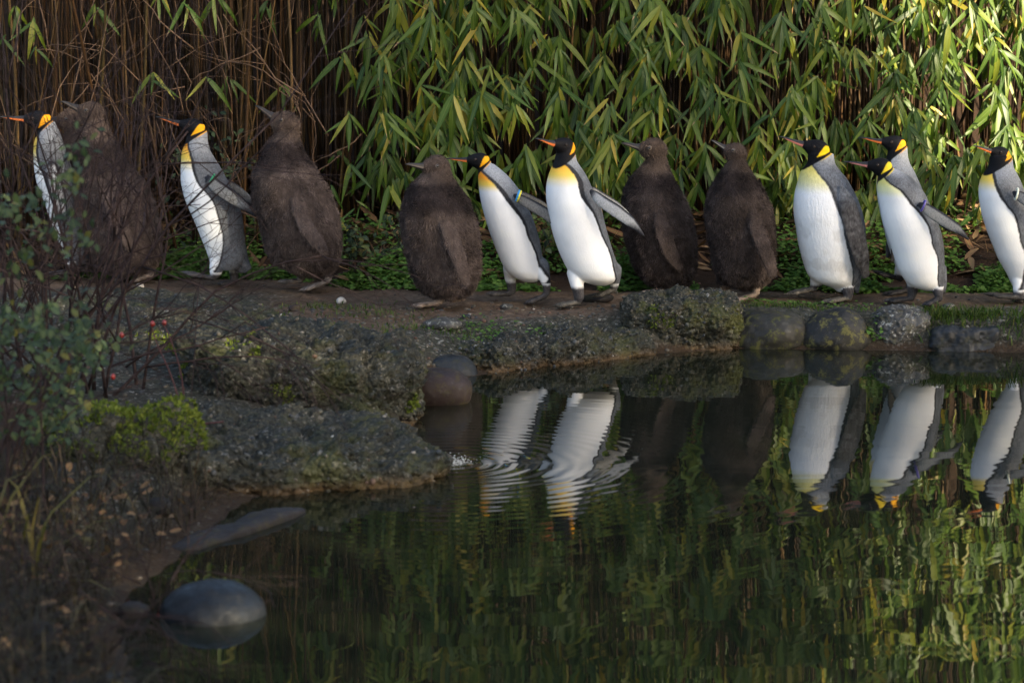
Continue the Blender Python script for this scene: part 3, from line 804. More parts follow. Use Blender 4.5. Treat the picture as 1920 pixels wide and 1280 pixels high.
OA = (0, 170, 3.37); OC = (280, 200, 3.555); OD = (440, 195, 3.555); OE = (720, 270, 4); OF = (840, 270, 4); OG = (1000, 240, 3.555)
OH = (1140, 250, 4); OI = (1300, 250, 4); OJ = (1450, 240, 3.765); OL = (1570, 240, 3.658); OM = (1780, 250, 3.764)
BIRDS = [
 dict(kind='adult', o=OA, depth=13.08, label='adult king penguin half hidden behind bare twigs, leading the line', head=(250, 188, 165, 5, 0), face=5, chest=(260, 480), orange=(.7, .42, .08),
      rows=[(195, 250, 345, 262), (230, 245, 362, 258), (280, 230, 385, 245), (330, 215, 400, 240), (380, 212, 420, 238), (430, 213, 440, 245), (480, 216, 460, 262), (530, 222, 475, 290), (580, 232, 490, 305), (640, 255, 505, 325), (700, 280, 520, 345), (760, 300, 530, 360), (820, 320, 540, 375), (880, 340, 545, 395), (940, 365, 550, 410), (1000, 395, 555, 425), (1060, 420, 560, 440), (1100, 450, 540, 460)],
      legs=[([(460, 1040, 45), (450, 1110, 30)], (460, 1150), (300, 1152), -.05), ([(520, 1040, 45), (520, 1110, 30)], (530, 1150), (390, 1152), .05)], ankle=1085,
      flipper=dict(path=[(340, 440), (370, 520), (400, 640), (420, 740), (440, 830)], hw=[35, 45, 45, 36, 8], out=[.10, .125, .13, .13, .13])),
 dict(kind='chick', o=OA, depth=13.16, label='brown chick showing only its head between twigs behind a larger chick', head=(452, 190, 150, 4, 10), dark=(90, 330), ankle=1120, far_flipper=False,
      rows=[(230, 395, 560), (300, 385, 600), (400, 380, 640), (500, 390, 660), (700, 420, 680), (900, 440, 690), (1050, 470, 660), (1130, 520, 620)],
      legs=[([(560, 1090, 35), (560, 1125, 24)], (560, 1140), (430, 1145), 0)], flipper=dict(path=[(520, 480), (540, 620), (560, 760), (575, 850)], hw=[40, 50, 45, 20], out=[.12, .17, .185, .19], thick=.012)),
 dict(kind='chick', o=OA, touch=(800, 1212), label='large brown downy chick behind bare twigs with its beak raised', head=(588, 145, 160, 22, 0), dark=(110, 330), ankle=1150, tone=1.15,
      rows=[(180, 520, 685), (230, 510, 700), (280, 510, 715), (330, 500, 740), (380, 490, 765), (430, 485, 795), (480, 480, 835), (530, 488, 880), (580, 498, 920), (640, 508, 950), (700, 515, 975), (760, 520, 995), (820, 525, 1010), (880, 530, 1022), (940, 540, 1030), (1000, 552, 1028), (1060, 572, 1015), (1110, 610, 990), (1155, 690, 940)],
      legs=[([(940, 1100, 40), (960, 1150, 26)], (985, 1165), (820, 1205), -.07), ([(760, 1110, 40), (760, 1165, 26)], (790, 1190), (690, 1212), .03)],
      flipper=dict(path=[(690, 560), (725, 660), (780, 780), (830, 880), (872, 975)], hw=[50, 62, 62, 52, 28], out=[.15, .205, .225, .225, .21], thick=.014)),
 dict(kind='adult', o=OC, touch=(480, 1196), label='adult king penguin with a green flipper band striding past the twigs', head=(296, 143, 170, 17, 0), face=12, chest=(240, 440), line=.012, gold=(.85, .40, .01),
      rows=[(160, 262, 385, 270), (200, 250, 388, 262), (250, 235, 393, 258), (300, 217, 408, 272), (350, 212, 440, 288), (400, 210, 472, 298), (450, 208, 500, 312), (500, 210, 525, 335), (550, 220, 550, 380), (600, 232, 580, 425), (650, 250, 600, 455), (700, 272, 612, 467), (750, 295, 622, 480), (800, 315, 630, 492), (850, 335, 634, 503), (900, 355, 640, 503), (950, 375, 645, 497), (1000, 393, 650, 487), (1050, 408, 640, 470), (1085, 430, 610, 468)],
      legs=[([(470, 960, 62), (455, 1050, 48), (450, 1105, 42)], (440, 1150), (205, 1092), -.05), ([(540, 1000, 55), (556, 1090, 34), (558, 1150, 30)], (565, 1185), (440, 1190), .05)], ankle=1108,
      tail=[[(560, 930, 85), (610, 1030, 58), (660, 1095, 32)], [(545, 980, 60), (590, 1060, 45), (630, 1092, 28)]],
      flipper=dict(path=[(400, 460), (470, 520), (570, 580), (650, 635), (735, 715)], hw=[32, 46, 48, 36, 6], out=[.10, .14, .16, .17, .17], palecol=(.16, .16, .157)),
      band=[(436, 472, 34, R(28), [(.01, .25, .10)])]),
 dict(kind='chick', o=OD, touch=(420, 1248), label='tallest plump brown chick with beak lifted beside the green-banded penguin', head=(348, 134, 180, 32, 0), dark=(70, 260), ankle=1142, tone=1.2,
      rows=[(150, 262, 440), (200, 255, 442), (250, 208, 445), (300, 190, 460), (350, 170, 490), (400, 140, 525), (450, 120, 560), (500, 110, 590), (550, 107, 620), (600, 108, 645), (650, 115, 665), (700, 130, 685), (750, 148, 700), (800, 162, 708), (850, 175, 714), (900, 185, 718), (950, 198, 718), (1000, 218, 712), (1050, 255, 700), (1100, 335, 680), (1130, 440, 650), (1148, 500, 600)],
      legs=[([(620, 1090, 40), (628, 1140, 26)], (636, 1185), (420, 1242), -.06), ([(440, 1090, 50), (440, 1150, 34)], (440, 1200), (265, 1195), .06)], footcol=(.16, .135, .12),
      flipper=dict(path=[(420, 540), (450, 680), (515, 810), (580, 895), (625, 955)], hw=[46, 52, 56, 52, 30], out=[.18, .225, .245, .24, .225], thick=.014)),
 dict(kind='chick', o=OE, touch=(250, 1222), label='smallest brown chick with head turned, in front of the leaning penguin', head=(402, 180, 200, 8, 28), beakpale=(.2, .17, .15), dark=(80, 300), ankle=1150, tone=1.25, fat=.92,
      rows=[(190, 300, 518), (250, 245, 530), (300, 195, 555), (350, 165, 590), (400, 145, 625), (450, 132, 650), (500, 122, 670), (550, 118, 690), (600, 120, 708), (650, 125, 720), (700, 132, 726), (750, 142, 728), (800, 152, 730), (850, 165, 730), (900, 178, 730), (950, 192, 728), (1000, 210, 720), (1050, 240, 700), (1090, 265, 680), (1125, 305, 640), (1155, 400, 580)],
      legs=[([(440, 1100, 45), (425, 1160, 30)], (412, 1195), (190, 1204), -.07), ([(570, 1110, 40), (580, 1150, 26)], (605, 1178), (500, 1185), .03)],
      flipper=dict(path=[(430, 500), (500, 640), (560, 790), (598, 920), (628, 1028)], hw=[52, 66, 66, 58, 30], out=[.15, .20, .215, .215, .20], thick=.014)),
 dict(kind='adult', o=OF, touch=(600, 1195), label='adult penguin leaning forward with a blue and yellow flipper band', head=(238, 127, 165, 4, 0), face=38, chest=(235, 360), line=.022, gold=(.82, .38, .01), nape=330,
      rows=[(150, 245, 345, 250), (200, 223, 408, 240), (250, 225, 462, 300), (300, 228, 502, 352), (350, 233, 540, 392), (400, 240, 572, 425), (450, 250, 592, 462), (500, 262, 612, 508), (550, 276, 634, 545), (600, 291, 652, 572), (650, 307, 668, 585), (700, 325, 684, 600), (750, 344, 694, 630), (800, 362, 702, 652), (850, 383, 710, 665), (900, 405, 722, 674), (950, 435, 738, 690), (1000, 490, 735, 700), (1030, 560, 690, 660)],
      legs=[([(690, 900, 70), (720, 980, 48), (742, 1050, 32), (738, 1110, 25)], (738, 1140), (560, 1192), -.06), ([(480, 920, 70), (460, 1000, 45), (478, 1060, 38), (480, 1110, 34)], (470, 1150), (270, 1135), .06)], ankle=1045,
      flipper=dict(path=[(495, 372), (590, 420), (710, 485), (805, 558), (878, 642)], hw=[28, 42, 46, 36, 6], out=[.10, .145, .17, .185, .19], palecol=(.13, .127, .122)),
      band=[(522, 372, 40, R(20), [(.02, .26, .62), (.75, .68, .05)])]),
 dict(kind='adult', o=OG, touch=(200, 1198), label='adult penguin with bright yellow chest, head turned and bare flipper held out', head=(207, 128, 172, 15, 42), face=42, chest=(215, 400), line=.024, orange=(.86, .36, .01),
      rows=[(120, 158, 265, 170), (170, 150, 280, 165), (220, 138, 290, 170), (250, 125, 310, 222), (300, 105, 345, 265), (350, 90, 372, 292), (400, 84, 392, 298), (450, 83, 412, 312), (500, 88, 440, 345), (550, 97, 458, 388), (600, 107, 470, 412), (650, 115, 482, 430), (700, 127, 496, 445), (750, 142, 510, 470), (800, 160, 525, 495), (850, 180, 542, 512), (900, 203, 560, 522), (950, 230, 576, 532), (1000, 275, 575, 545), (1030, 345, 545, 535), (1048, 410, 500, 480)],
      legs=[([(290, 950, 72), (285, 1030, 48), (300, 1075, 38), (302, 1130, 36)], (312, 1165), (120, 1180), -.05), ([(530, 940, 62), (545, 1020, 42), (540, 1060, 30)], (558, 1095), (388, 1138), .05)], ankle=1055, footcol=(.10, .09, .075),
      flipper=dict(path=[(375, 405), (450, 472), (550, 535), (640, 602), (724, 692)], hw=[24, 42, 46, 38, 6], out=[.11, .155, .185, .20, .205], palecol=(.29, .295, .30))),
 dict(kind='chick', o=OH, touch=(300, 1200), label='brown chick with level beak standing behind the mossy square rock', head=(348, 125, 188, 12, 0), dark=(90, 240), ankle=1150, tone=.85,
      rows=[(180, 272, 458), (220, 250, 460), (260, 222, 470), (300, 182, 485), (340, 155, 500), (400, 125, 530), (450, 110, 560), (500, 100, 580), (550, 97, 605), (600, 97, 625), (650, 100, 640), (700, 105, 655), (750, 112, 662), (800, 125, 668), (850, 140, 670), (900, 155, 672), (950, 170, 672), (1000, 190, 668), (1050, 215, 660), (1100, 260, 640), (1140, 330, 610), (1168, 420, 560)],
      legs=[([(400, 1110, 45), (400, 1160, 30)], (410, 1182), (220, 1190), -.06), ([(540, 1120, 45), (550, 1165, 28)], (560, 1190), (420, 1200), .05)],
      flipper=dict(path=[(372, 510), (392, 680), (430, 820), (480, 925), (525, 990)], hw=[58, 72, 64, 50, 22], out=[.15, .205, .22, .215, .20], thick=.014)),
 dict(kind='chick', o=OI, touch=(300, 1258), label='slim dark brown chick with crusted upturned beak beside the fluffed adult', head=(322, 148, 160, 28, 0), dark=(70, 250), ankle=1140, tone=.8, beakpale=(.3, .28, .25),
      rows=[(190, 242, 410), (230, 225, 420), (270, 205, 435), (310, 185, 455), (350, 160, 480), (400, 125, 515), (450, 105, 545), (500, 92, 565), (550, 87, 585), (600, 86, 600), (650, 88, 610), (700, 95, 616), (750, 102, 620), (800, 110, 622), (850, 118, 620), (900, 125, 620), (950, 132, 618), (1000, 142, 610), (1050, 165, 600), (1100, 210, 570), (1140, 280, 530), (1165, 370, 480)],
      legs=[([(470, 1100, 42), (466, 1170, 27)], (462, 1215), (250, 1254), -.06), ([(240, 1090, 60), (245, 1160, 44)], (285, 1200), (180, 1215), .06)],
      flipper=dict(path=[(418, 540), (450, 700), (502, 850), (545, 955), (568, 1038)], hw=[44, 66, 62, 56, 28], out=[.15, .205, .22, .215, .20], thick=.014)),
 dict(kind='adult', o=OJ, touch=(420, 1226), label='adult penguin with ruffled white belly and dark flipper hanging at its side', head=(312, 152, 186, 19, 0), face=26, chest=(265, 470), line=.014, line_strength=.6, lemon=(.66, .62, .30), orange=(.62, .52, .12), gold=(.80, .52, .01), plate=(.62, .22, .18), nape=120, mat=M_ADULT_MOULT, dirt=.25,
      rows=[(180, 245, 425, 258), (250, 240, 434, 257), (300, 195, 470, 285), (350, 178, 515, 325), (400, 165, 545, 365), (450, 152, 572, 385), (500, 145, 595, 400), (550, 142, 615, 415), (600, 143, 630, 440), (650, 148, 642, 458), (700, 158, 650, 468), (750, 165, 653, 475), (800, 172, 652, 485), (850, 182, 648, 500), (900, 195, 638, 515), (950, 210, 625, 530), (1000, 225, 610, 540), (1050, 250, 600, 545), (1090, 300, 590, 540), (1125, 420, 570, 540), (1155, 450, 530, 525)],
      legs=[([(330, 1030, 70), (310, 1110, 44), (300, 1140, 32)], (315, 1155), (80, 1188), .06), ([(510, 1080, 60), (520, 1150, 44), (530, 1180, 30)], (540, 1205), (310, 1222), -.05)], ankle=1115, footcol=(.13, .115, .095),
      tail=[[(560, 1000, 70), (575, 1090, 45), (590, 1165, 14)]],
      flipper=dict(path=[(452, 400), (500, 540), (540, 700), (590, 890), (628, 1035)], hw=[40, 66, 72, 62, 26], out=[.11, .155, .17, .165, .13], pale=False, thick=.012)),
 dict(kind='adult', o=OL, touch=(300, 1140), label='adult penguin mostly hidden behind the purple-banded penguin', head=(396, 112, 162, 11, 0), face=15, chest=(230, 450), gold=(.84, .38, .01), nape=330,
      rows=[(130, 352, 480, 362), (200, 340, 484, 350), (250, 310, 500, 335), (300, 275, 530, 310), (350, 268, 552, 310), (400, 268, 575, 320), (500, 278, 615, 370), (600, 298, 645, 450), (700, 322, 660, 500), (800, 345, 668, 520), (900, 378, 676, 540), (950, 400, 682, 540), (1000, 430, 680, 530), (1050, 500, 640, 540)],
      legs=[([(450, 960, 55), (440, 1030, 40)], (450, 1060), (235, 985), .05), ([(520, 980, 55), (500, 1070, 40)], (475, 1120), (285, 1136), -.05)], ankle=1010, footcol=(.025, .024, .026),
      flipper=dict(path=[(470, 520), (450, 620), (410, 740), (380, 830), (358, 905)], hw=[30, 42, 42, 36, 12], out=[.10, .11, .10, .09, .08], pale=False), far_same=True),
 dict(kind='adult', o=OL, touch=(600, 1216), label='adult penguin with a purple flipper band and smooth white breast', head=(300, 266, 165, 8, 0), face=34, chest=(355, 480), line=.014, lemon=(.70, .70, .42), orange=(.68, .62, .20), gold=(.80, .58, .03), plate=(.52, .22, .22), nape=60,
      rows=[(280, 290, 405, 298), (330, 278, 500, 302), (370, 273, 540, 330), (420, 272, 582, 408), (470, 280, 612, 445), (520, 290, 632, 480), (570, 297, 655, 535), (620, 306, 680, 570), (670, 318, 698, 598), (720, 335, 714, 612), (770, 352, 724, 620), (820, 368, 731, 637), (870, 385, 734, 663), (920, 398, 735, 668), (970, 415, 735, 668), (1020, 445, 734, 665), (1060, 475, 730, 672), (1095, 520, 715, 675), (1115, 600, 690, 660)],
      legs=[([(520, 1010, 65), (535, 1090, 40), (522, 1150, 34)], (532, 1190), (310, 1196), .05), ([(670, 1040, 60), (682, 1120, 36), (688, 1150, 28)], (705, 1172), (555, 1215), -.05)], ankle=1092, footcol=(.035, .034, .037),
      tail=[[(690, 960, 60), (715, 1060, 40), (730, 1130, 14)]],
      flipper=dict(path=[(535, 505), (610, 560), (700, 618), (780, 668), (852, 742)], hw=[28, 44, 44, 34, 6], out=[.11, .15, .175, .19, .195], palecol=(.17, .173, .17)),
      band=[(558, 518, 38, R(22), [(.09, .07, .30)])]),
 dict(kind='adult', o=OM, touch=(440, 1198), label='adult penguin with a white flipper band, last in the line', head=(362, 150, 152, 17, 22), face=18, chest=(230, 420), line=.014, orange=(.82, .48, .05),
      rows=[(160, 285, 440, 292), (200, 280, 448, 288), (240, 272, 452, 285), (290, 235, 480, 285), (340, 215, 505, 290), (390, 207, 525, 305), (440, 208, 545, 325), (490, 214, 560, 360), (540, 222, 575, 405), (590, 233, 590, 432), (640, 250, 600, 447), (690, 265, 610, 457), (740, 285, 618, 465), (790, 305, 625, 485), (840, 325, 630, 508), (890, 345, 632, 512), (940, 375, 635, 505), (990, 405, 636, 498), (1040, 428, 630, 495), (1085, 450, 600, 490)],
      legs=[([(490, 1000, 62), (480, 1080, 44), (470, 1130, 38)], (520, 1170), (205, 1122), -.05), ([(580, 1020, 55), (575, 1110, 34)], (600, 1185), (440, 1194), .05)], ankle=1105, footcol=(.04, .038, .036),
      tail=[[(600, 980, 60), (640, 1060, 40), (680, 1120, 14)]],
      flipper=dict(path=[(415, 402), (480, 440), (570, 480), (650, 520), (740, 590)], hw=[26, 48, 52, 42, 8], out=[.12, .17, .20, .21, .215], palecol=(.13, .133, .137)),
      band=[(432, 412, 40, R(12), [(.72, .75, .62)])]),
]
import time as _t
_t0 = _t.time()
for spec in BIRDS:
    build_bird(spec)
print('birds', round(_t.time() - _t0, 1))

# ------------------------------------------------------------------ rocks
def cube_sphere(n):
    t = np.tan(np.linspace(-np.pi / 4, np.pi / 4, n + 1))
    Vs, Fs, o = [], [], 0
    u, v = np.meshgrid(t, t); u, v = u.ravel(), v.ravel(); w = np.ones_like(u)
    i = (np.arange(n)[:, None] * (n + 1) + np.arange(n)[None, :]).ravel()
    q = np.stack([i, i + 1, i + n + 2, i + n + 1], 1)
    for f in ((u, v, w), (v, u, -w), (w, u, v), (-w, v, u), (v, w, u), (u, -w, v)):
        Vs.append(np.stack(f, 1)); Fs.append(q + o); o += (n + 1) ** 2
    V = np.concatenate(Vs); F = np.concatenate(Fs)
    key = np.round(V * 1e5).astype(np.int64)
    _, idx, inv = np.unique(key, axis=0, return_index=True, return_inverse=True)
    V = V[idx]; F = inv.reshape(-1)[F]
    return V / np.linalg.norm(V, axis=1)[:, None], F
def rock_mesh(name, size, mat, n=70, power=.35, amp=.12, freq=2.5, peb=0.0, pebf=40, seed=0, shape=None, off=(0, 0, 0)):
    S, F = cube_sphere(n)
    V = S / (np.abs(S) ** (1 / power)).sum(1)[:, None] ** power if power < .5 else S.copy()
    size = np.asarray(size, float)
    if shape is not None: V = shape(V)
    V = V * size
    r = fbm(V / size.mean() * freq * .5 + seed * 7.7, 5, seed)
    V = V + S * (r * amp * size.min())[:, None]
    if peb:
        w = worley(V * pebf + seed, seed); w2 = worley(V * pebf * 2.3 + seed, seed + 3)
        V = V + S * (peb * 2.4 * (.62 - worley(V * 6.5 + seed * 3.1, seed + 40)))[:, None]
        hole = sstep(.15, .6, fbm(V * 16, 3, seed + 9))
        V = V + S * (peb * 1.5 * fbm(V * 7, 4, seed + 20))[:, None]
        V = V + S * (peb * (.55 - w) * 1.6 + peb * .5 * (.5 - w2) - peb * 1.6 * hole)[:, None]
    return mesh_np(name, V + np.asarray(off), F, mat, True)
def rock(name, loc, rz, size, mat, label, group=None, **kw):
    o = link(name, rock_mesh(name, size, mat, **kw), label=label, cat=kw.pop('cat', None) or 'rock', group=group)
    o.location = loc; o.rotation_euler = (0, 0, rz)
    return o
def scatter_pebbles(parent, me_src, count, rmin, rmax, seed, M=None, upmin=-.2, name='pebbles'):
    """small stones half sunk in a rock's surface"""
    rg = np.random.default_rng(seed)
    n = len(me_src.vertices)
    V = np.zeros(n * 3, np.float32); me_src.vertices.foreach_get('co', V); V = V.reshape(-1, 3)
    N = np.zeros(n * 3, np.float32); me_src.vertices.foreach_get('normal', N); N = N.reshape(-1, 3)
    ok = np.nonzero((N[:, 2] > upmin) & (N[:, 1] < .6))[0]
    acc = Acc()
    pal = np.array([(.05, .05, .042), (.075, .07, .06), (.12, .105, .085), (.04, .044, .048), (.18, .17, .155), (.32, .31, .28), (.085, .055, .04), (.08, .085, .085)])
    pr = np.array([.26, .22, .12, .2, .06, .02, .05, .07])
    for i in rg.choice(ok, count):
        r = rmin + (rmax - rmin) * rg.random() ** 3
        s = np.array([1, rg.uniform(.6, 1), rg.uniform(.45, .8)]) * r
        q, _ = np.linalg.qr(rg.normal(size=(3, 3)))
        acc.add((ICO1[0] * s) @ q.T + V[i] + N[i] * r * .15, ICO1[1], pal[rg.choice(len(pal), p=pr)] * rg.uniform(.7, 1.2))
    o = bpy.data.objects.new(name, acc.mesh(name, M_PEBBLE)); COL.objects.link(o); o.parent = parent; o['kind'] = 'stuff'
    return o

def wedge(tilt=0, taper=0, tip=0):
    def f(V):
        V = V.copy()
        V[:, 2] += tilt * V[:, 0] * (V[:, 2] > 0)
        V[:, :2] *= (1 - taper * np.clip(V[:, 2:3], -1 if taper < 0 else 0, 1))
        return V
    return f
# large conglomerate ledges
r1 = rock('conglomerate_rock', (-.845, 9.78, .045), R(4), (.45, .50, .262), M_CONG, 'pitted grey conglomerate block above the lower ledge, with mossy shaded side', n=96, power=.20, amp=.20, freq=3.2, peb=.019, pebf=36, seed=3, shape=wedge(-.10, -.13))
scatter_pebbles(r1, r1.data, 300, .005, .016, 1)
r2 = rock('conglomerate_rock', (-.90, 8.66, -.03), R(14), (.585, .54, .165), M_CONG, 'low pebbly conglomerate ledge running out into the pond beside the foaming trickle', n=104, power=.22, amp=.22, freq=3.5, peb=.018, pebf=36, seed=5, shape=wedge(-.26, -.10))
scatter_pebbles(r2, r2.data, 380, .005, .018, 2)
r3 = rock('conglomerate_rock', (-1.95, 11.2, .02), R(-6), (.78, .95, .20), M_CONG, 'broad flat conglomerate terrace below the twig-covered penguins', n=100, power=.24, amp=.16, freq=4, peb=.017, pebf=36, seed=8, shape=wedge(-.12, -.06))
scatter_pebbles(r3, r3.data, 340, .006, .018, 3)
r6 = rock('conglomerate_rock', (.20, 11.20, -.005), R(37), (.56, .22, .125), M_CONG, 'low crumbling conglomerate rim of the bank beside the square mossy block', n=90, power=.30, amp=.28, freq=4.5, peb=.016, pebf=38, seed=25, shape=wedge(.0, .12))
scatter_pebbles(r6, r6.data, 520, .004, .014, 9)
r4 = rock('conglomerate_rock', (.815, 11.66, .065), R(2), (.275, .22, .185), M_CONG2, 'square mossy conglomerate block at the water, in front of a chick', n=84, power=.22, amp=.13, freq=3, peb=.013, pebf=40, seed=12, shape=wedge(.06, -.05))
scatter_pebbles(r4, r4.data, 420, .004, .012, 4)
# rounded boulders
def boulder(px0, px1, py0, py1, mat, label, name='boulder', power=.5, amp=.10, seed=0, depth=.85, dy=.0, rz=0, sink=.35, shape=None, freq=1.6, n=36, peb=0):
    """py1 = waterline; width, height from the photo, distance from where it meets the water"""
    g = G((px0 + px1) / 2, py1); d = g.y + .10 + dy
    w = (px1 - px0) * d / FPX / 2
    top = P((px0 + px1) / 2, py0, d + w * depth * .4).z
    hh = (top + w * sink) / 2
    o = rock(name, (((px0 + px1) / 2 - 960) * d / FPX, d + w * depth * .5, (top - w * sink) / 2), rz, (w, w * depth, hh), mat, label, n=n, power=power, amp=amp, freq=freq, seed=seed, shape=shape, peb=peb, pebf=60)
    return o
def egg(V):
    V = V.copy(); t = np.clip((V[:, 2] + 1) / 2, 0, 1)
    V[:, :2] *= (1.05 - .35 * t)[:, None]; return V
boulder(1366, 1528, 582, 656, M_B_GREEN, 'rounded boulder dusted yellow-green next to the square mossy block', seed=1, amp=.12, power=.43, freq=2.4)
boulder(1500, 1656, 576, 659, M_B_DARK, 'pear-shaped dark wet boulder between lichen boulder and coarse grey rock', seed=2, amp=.10, shape=egg, freq=2.2)
boulder(1638, 1758, 577, 656, M_B_ROUGH, 'coarse pale grey sparkling rock with sunken sides beside weed tuft', name='coarse_rock', seed=3, amp=.14, power=.36, peb=.006, n=60)
boulder(1744, 1884, 608, 660, M_B_BLUE, 'flat-topped blue-grey stone block under the grass tuft', name='stone_block', seed=4, amp=.30, freq=3, power=.17, n=50, shape=wedge(.1, .06))
boulder(1874, 1990, 596, 655, M_B_DARK, 'dark stone in the corner beyond the blue-grey block', seed=5, amp=.1)
boulder(792, 900, 666, 734, M_B_BLUE, 'dark slate stone with pointed top leaning behind the reddish boulder', seed=6, amp=.1, dy=.35, shape=egg, power=.4)
boulder(752, 882, 692, 764, M_B_RED, 'reddish brown rounded boulder half in water next to the pitted block', seed=7, amp=.06, power=.42)
boulder(274, 482, 1088, 1180, M_B_WET, 'smooth dark blue-grey boulder standing alone in the pond', seed=8, amp=.07, depth=.95, sink=.6)
boulder(-60, 78, 948, 1050, M_B_GREEN, 'olive boulder among long yellowing grass', seed=9, amp=.08)
boulder(-80, 112, 1070, 1120, M_SLAB, 'pale flat stone half buried in dead grass', name='flat_stone', seed=10, amp=.08, dy=-.1)
# slab at the waterline
a_, b_ = G(335, 1035), G(550, 962)
o = rock('stone_slab', ((a_.x + b_.x) / 2, (a_.y + b_.y) / 2 + .04, -.012), math.atan2(b_.y - a_.y, b_.x - a_.x), ((b_ - a_).length / 2 * 1.08, .06, .034), M_SLAB, 'long thin brown stone slab lying along the waterline', n=36, power=.22, amp=.25, freq=3, seed=21)
# loose stones on the path
def stone(px, py, w, mat, label, seed, flat=.55, z=.15):
    g = G(px, py, z); s = w * g.y / FPX / 2
    rock('stone', (g.x, g.y, hgt(g.x, g.y) + s * flat * .45), seed * 1.3, (s, s * .8, s * flat), mat, label, n=14, power=.42, amp=.2, freq=2, seed=seed)
stone(830, 610, 78, M_B_ROUGH, 'flat grey stone sunk in the path below the smallest chick', 31, .3)
stone(1062, 612, 34, M_PALE, 'pale pointed stone among bright weeds on the bank', 32, .9)
stone(640, 567, 22, M_PALE, 'small cream stone on the path below the tallest chick', 33, .7)
stone(552, 586, 24, M_B_RED, 'small rust-coloured stone on the path beyond the terrace', 34, .7)
stone(262, 541, 20, M_PALE, 'small tan stone at the foot of the large raised-beak chick', 35, .6)
stone(950, 580, 26, M_B_ROUGH, 'small grey stone in front of the leaning penguin', 36, .5)
stone(1120, 568, 66, M_SLAB, 'flat brown stone under the foot of the yellow-chested penguin', 37, .28)
stone(875, 600, 20, M_B_BLUE, 'small blue-grey stone on the bank beside the flat grey stone', 38, .7)
stone(1778, 578, 26, M_B_ROUGH, 'small grey stone half hidden by the grass tufts', 39, .7)

for i, (px, py, w, lab) in enumerate(((70, 1190, 110, 'dark half-buried stone in the dead grass below the flat stone'), (205, 1238, 90, 'dark rounded stone at the foot of the near bank'),
                                     (250, 1085, 70, 'small dark stone at the water beside the lone boulder'), (150, 1010, 60, 'small brown stone among dry stalks above the flat stone'),
                                     (300, 930, 60, 'small dark stone against the foot of the low ledge'))):
    stone(px, py, w, (M_SLAB, M_B_DARK)[i % 2], lab, 60 + i, .6, .1)
# gravel on path and bank
def pebble_field(name, n, fpos, seed, rmin, rmax):
    rg = np.random.default_rng(seed)
    x, y = fpos(rg, n)
    keep = sd_pond(x, y) > .0
    x, y = x[keep], y[keep]; h = height(x, y)
    acc = Acc()
    pal = np.array([(.06, .057, .048), (.085, .077, .063), (.12, .10, .078), (.045, .048, .052), (.28, .26, .24), (.09, .052, .038)])
    for i in range(len(x)):
        r = rmin + (rmax - rmin) * rg.random() ** 4
        q = rg.uniform(0, 6.3); s = np.array([1, rg.uniform(.6, 1), rg.uniform(.4, .75)]) * r
        m = np.array([[math.cos(q), -math.sin(q), 0], [math.sin(q), math.cos(q), 0], [0, 0, 1]])
        acc.add((ICO1[0] * s) @ m.T + (x[i], y[i], h[i] + r * .1), ICO1[1], pal[rg.choice(6, p=[.3, .26, .13, .2, .03, .08])] * rg.uniform(.6, 1.2))
    link(name, acc.mesh(name, M_PEBBLE), label='scattered small grey and tan gravel on the bank', cat='gravel', kind='stuff')
def fp_bank(rg, n):
    a = rg.uniform(-1.3, .9, n); b = rg.uniform(10.6, 12.0, n); return a, b
def fp_path(rg, n):
    return rg.uniform(-2.6, 2.9, n), rg.uniform(11.5, 13.0, n)
def fp_left(rg, n):
    return rg.uniform(-1.6, -.2, n), rg.uniform(5.6, 10.9, n)
pebble_field('bank_gravel', 2600, fp_bank, 41, .003, .017)
pebble_field('path_gravel', 900, fp_path, 42, .002, .013)
pebble_field('shore_gravel', 2600, fp_left, 43, .003, .017)

# ------------------------------------------------------------------ leaf meshes
def leaf_mesh(name, mat, length=1.0, width=.17, droop=.25, fold=.18, nseg=8, wf=None, twist=0.0):
    """blade along +Y, face +Z; two strips with a keel; <= 32 triangles"""
    t = np.linspace(0, 1, nseg + 1)
    w = (np.sin(np.pi * np.clip(t, 0, 1) ** .62) ** .85) * width / 2 if wf is None else wf(t) * width / 2
    w[0] = width * .05; w[-1] = 0.001
    ang = droop * t * 1.6
    y = np.concatenate([[0], np.cumsum(np.cos((ang[1:] + ang[:-1]) / 2) / nseg)]) * length
    z = -np.concatenate([[0], np.cumsum(np.sin((ang[1:] + ang[:-1]) / 2) / nseg)]) * length
    V = []; al = []; ac = []
    for k in range(nseg + 1):
        tw = twist * t[k]
        for s in (-1, 0, 1):
            dx = s * w[k] * length; dz = abs(s) * w[k] * fold * length
            V.append((dx * math.cos(tw), y[k], z[k] + dz + dx * math.sin(tw))); al.append(t[k]); ac.append(float(s))
    F = []
    for k in range(nseg):
        for s in (0, 1):
            a = k * 3 + s; F.append((a, a + 1, a + 4, a + 3))
    return mesh_np(name, V, np.array(F), mat, True, None, {'along': al, 'across': ac})
def mesh_arrays(me):
    n = len(me.vertices); V = np.zeros(n * 3, np.float32); me.vertices.foreach_get('co', V)
    F = np.array([list(p.vertices) for p in me.polygons])
    at = {}
    for k in ('along', 'across'):
        a = np.zeros(n, np.float32); me.attributes[k].data.foreach_get('value', a); at[k] = a
    return V.reshape(-1, 3), F, at
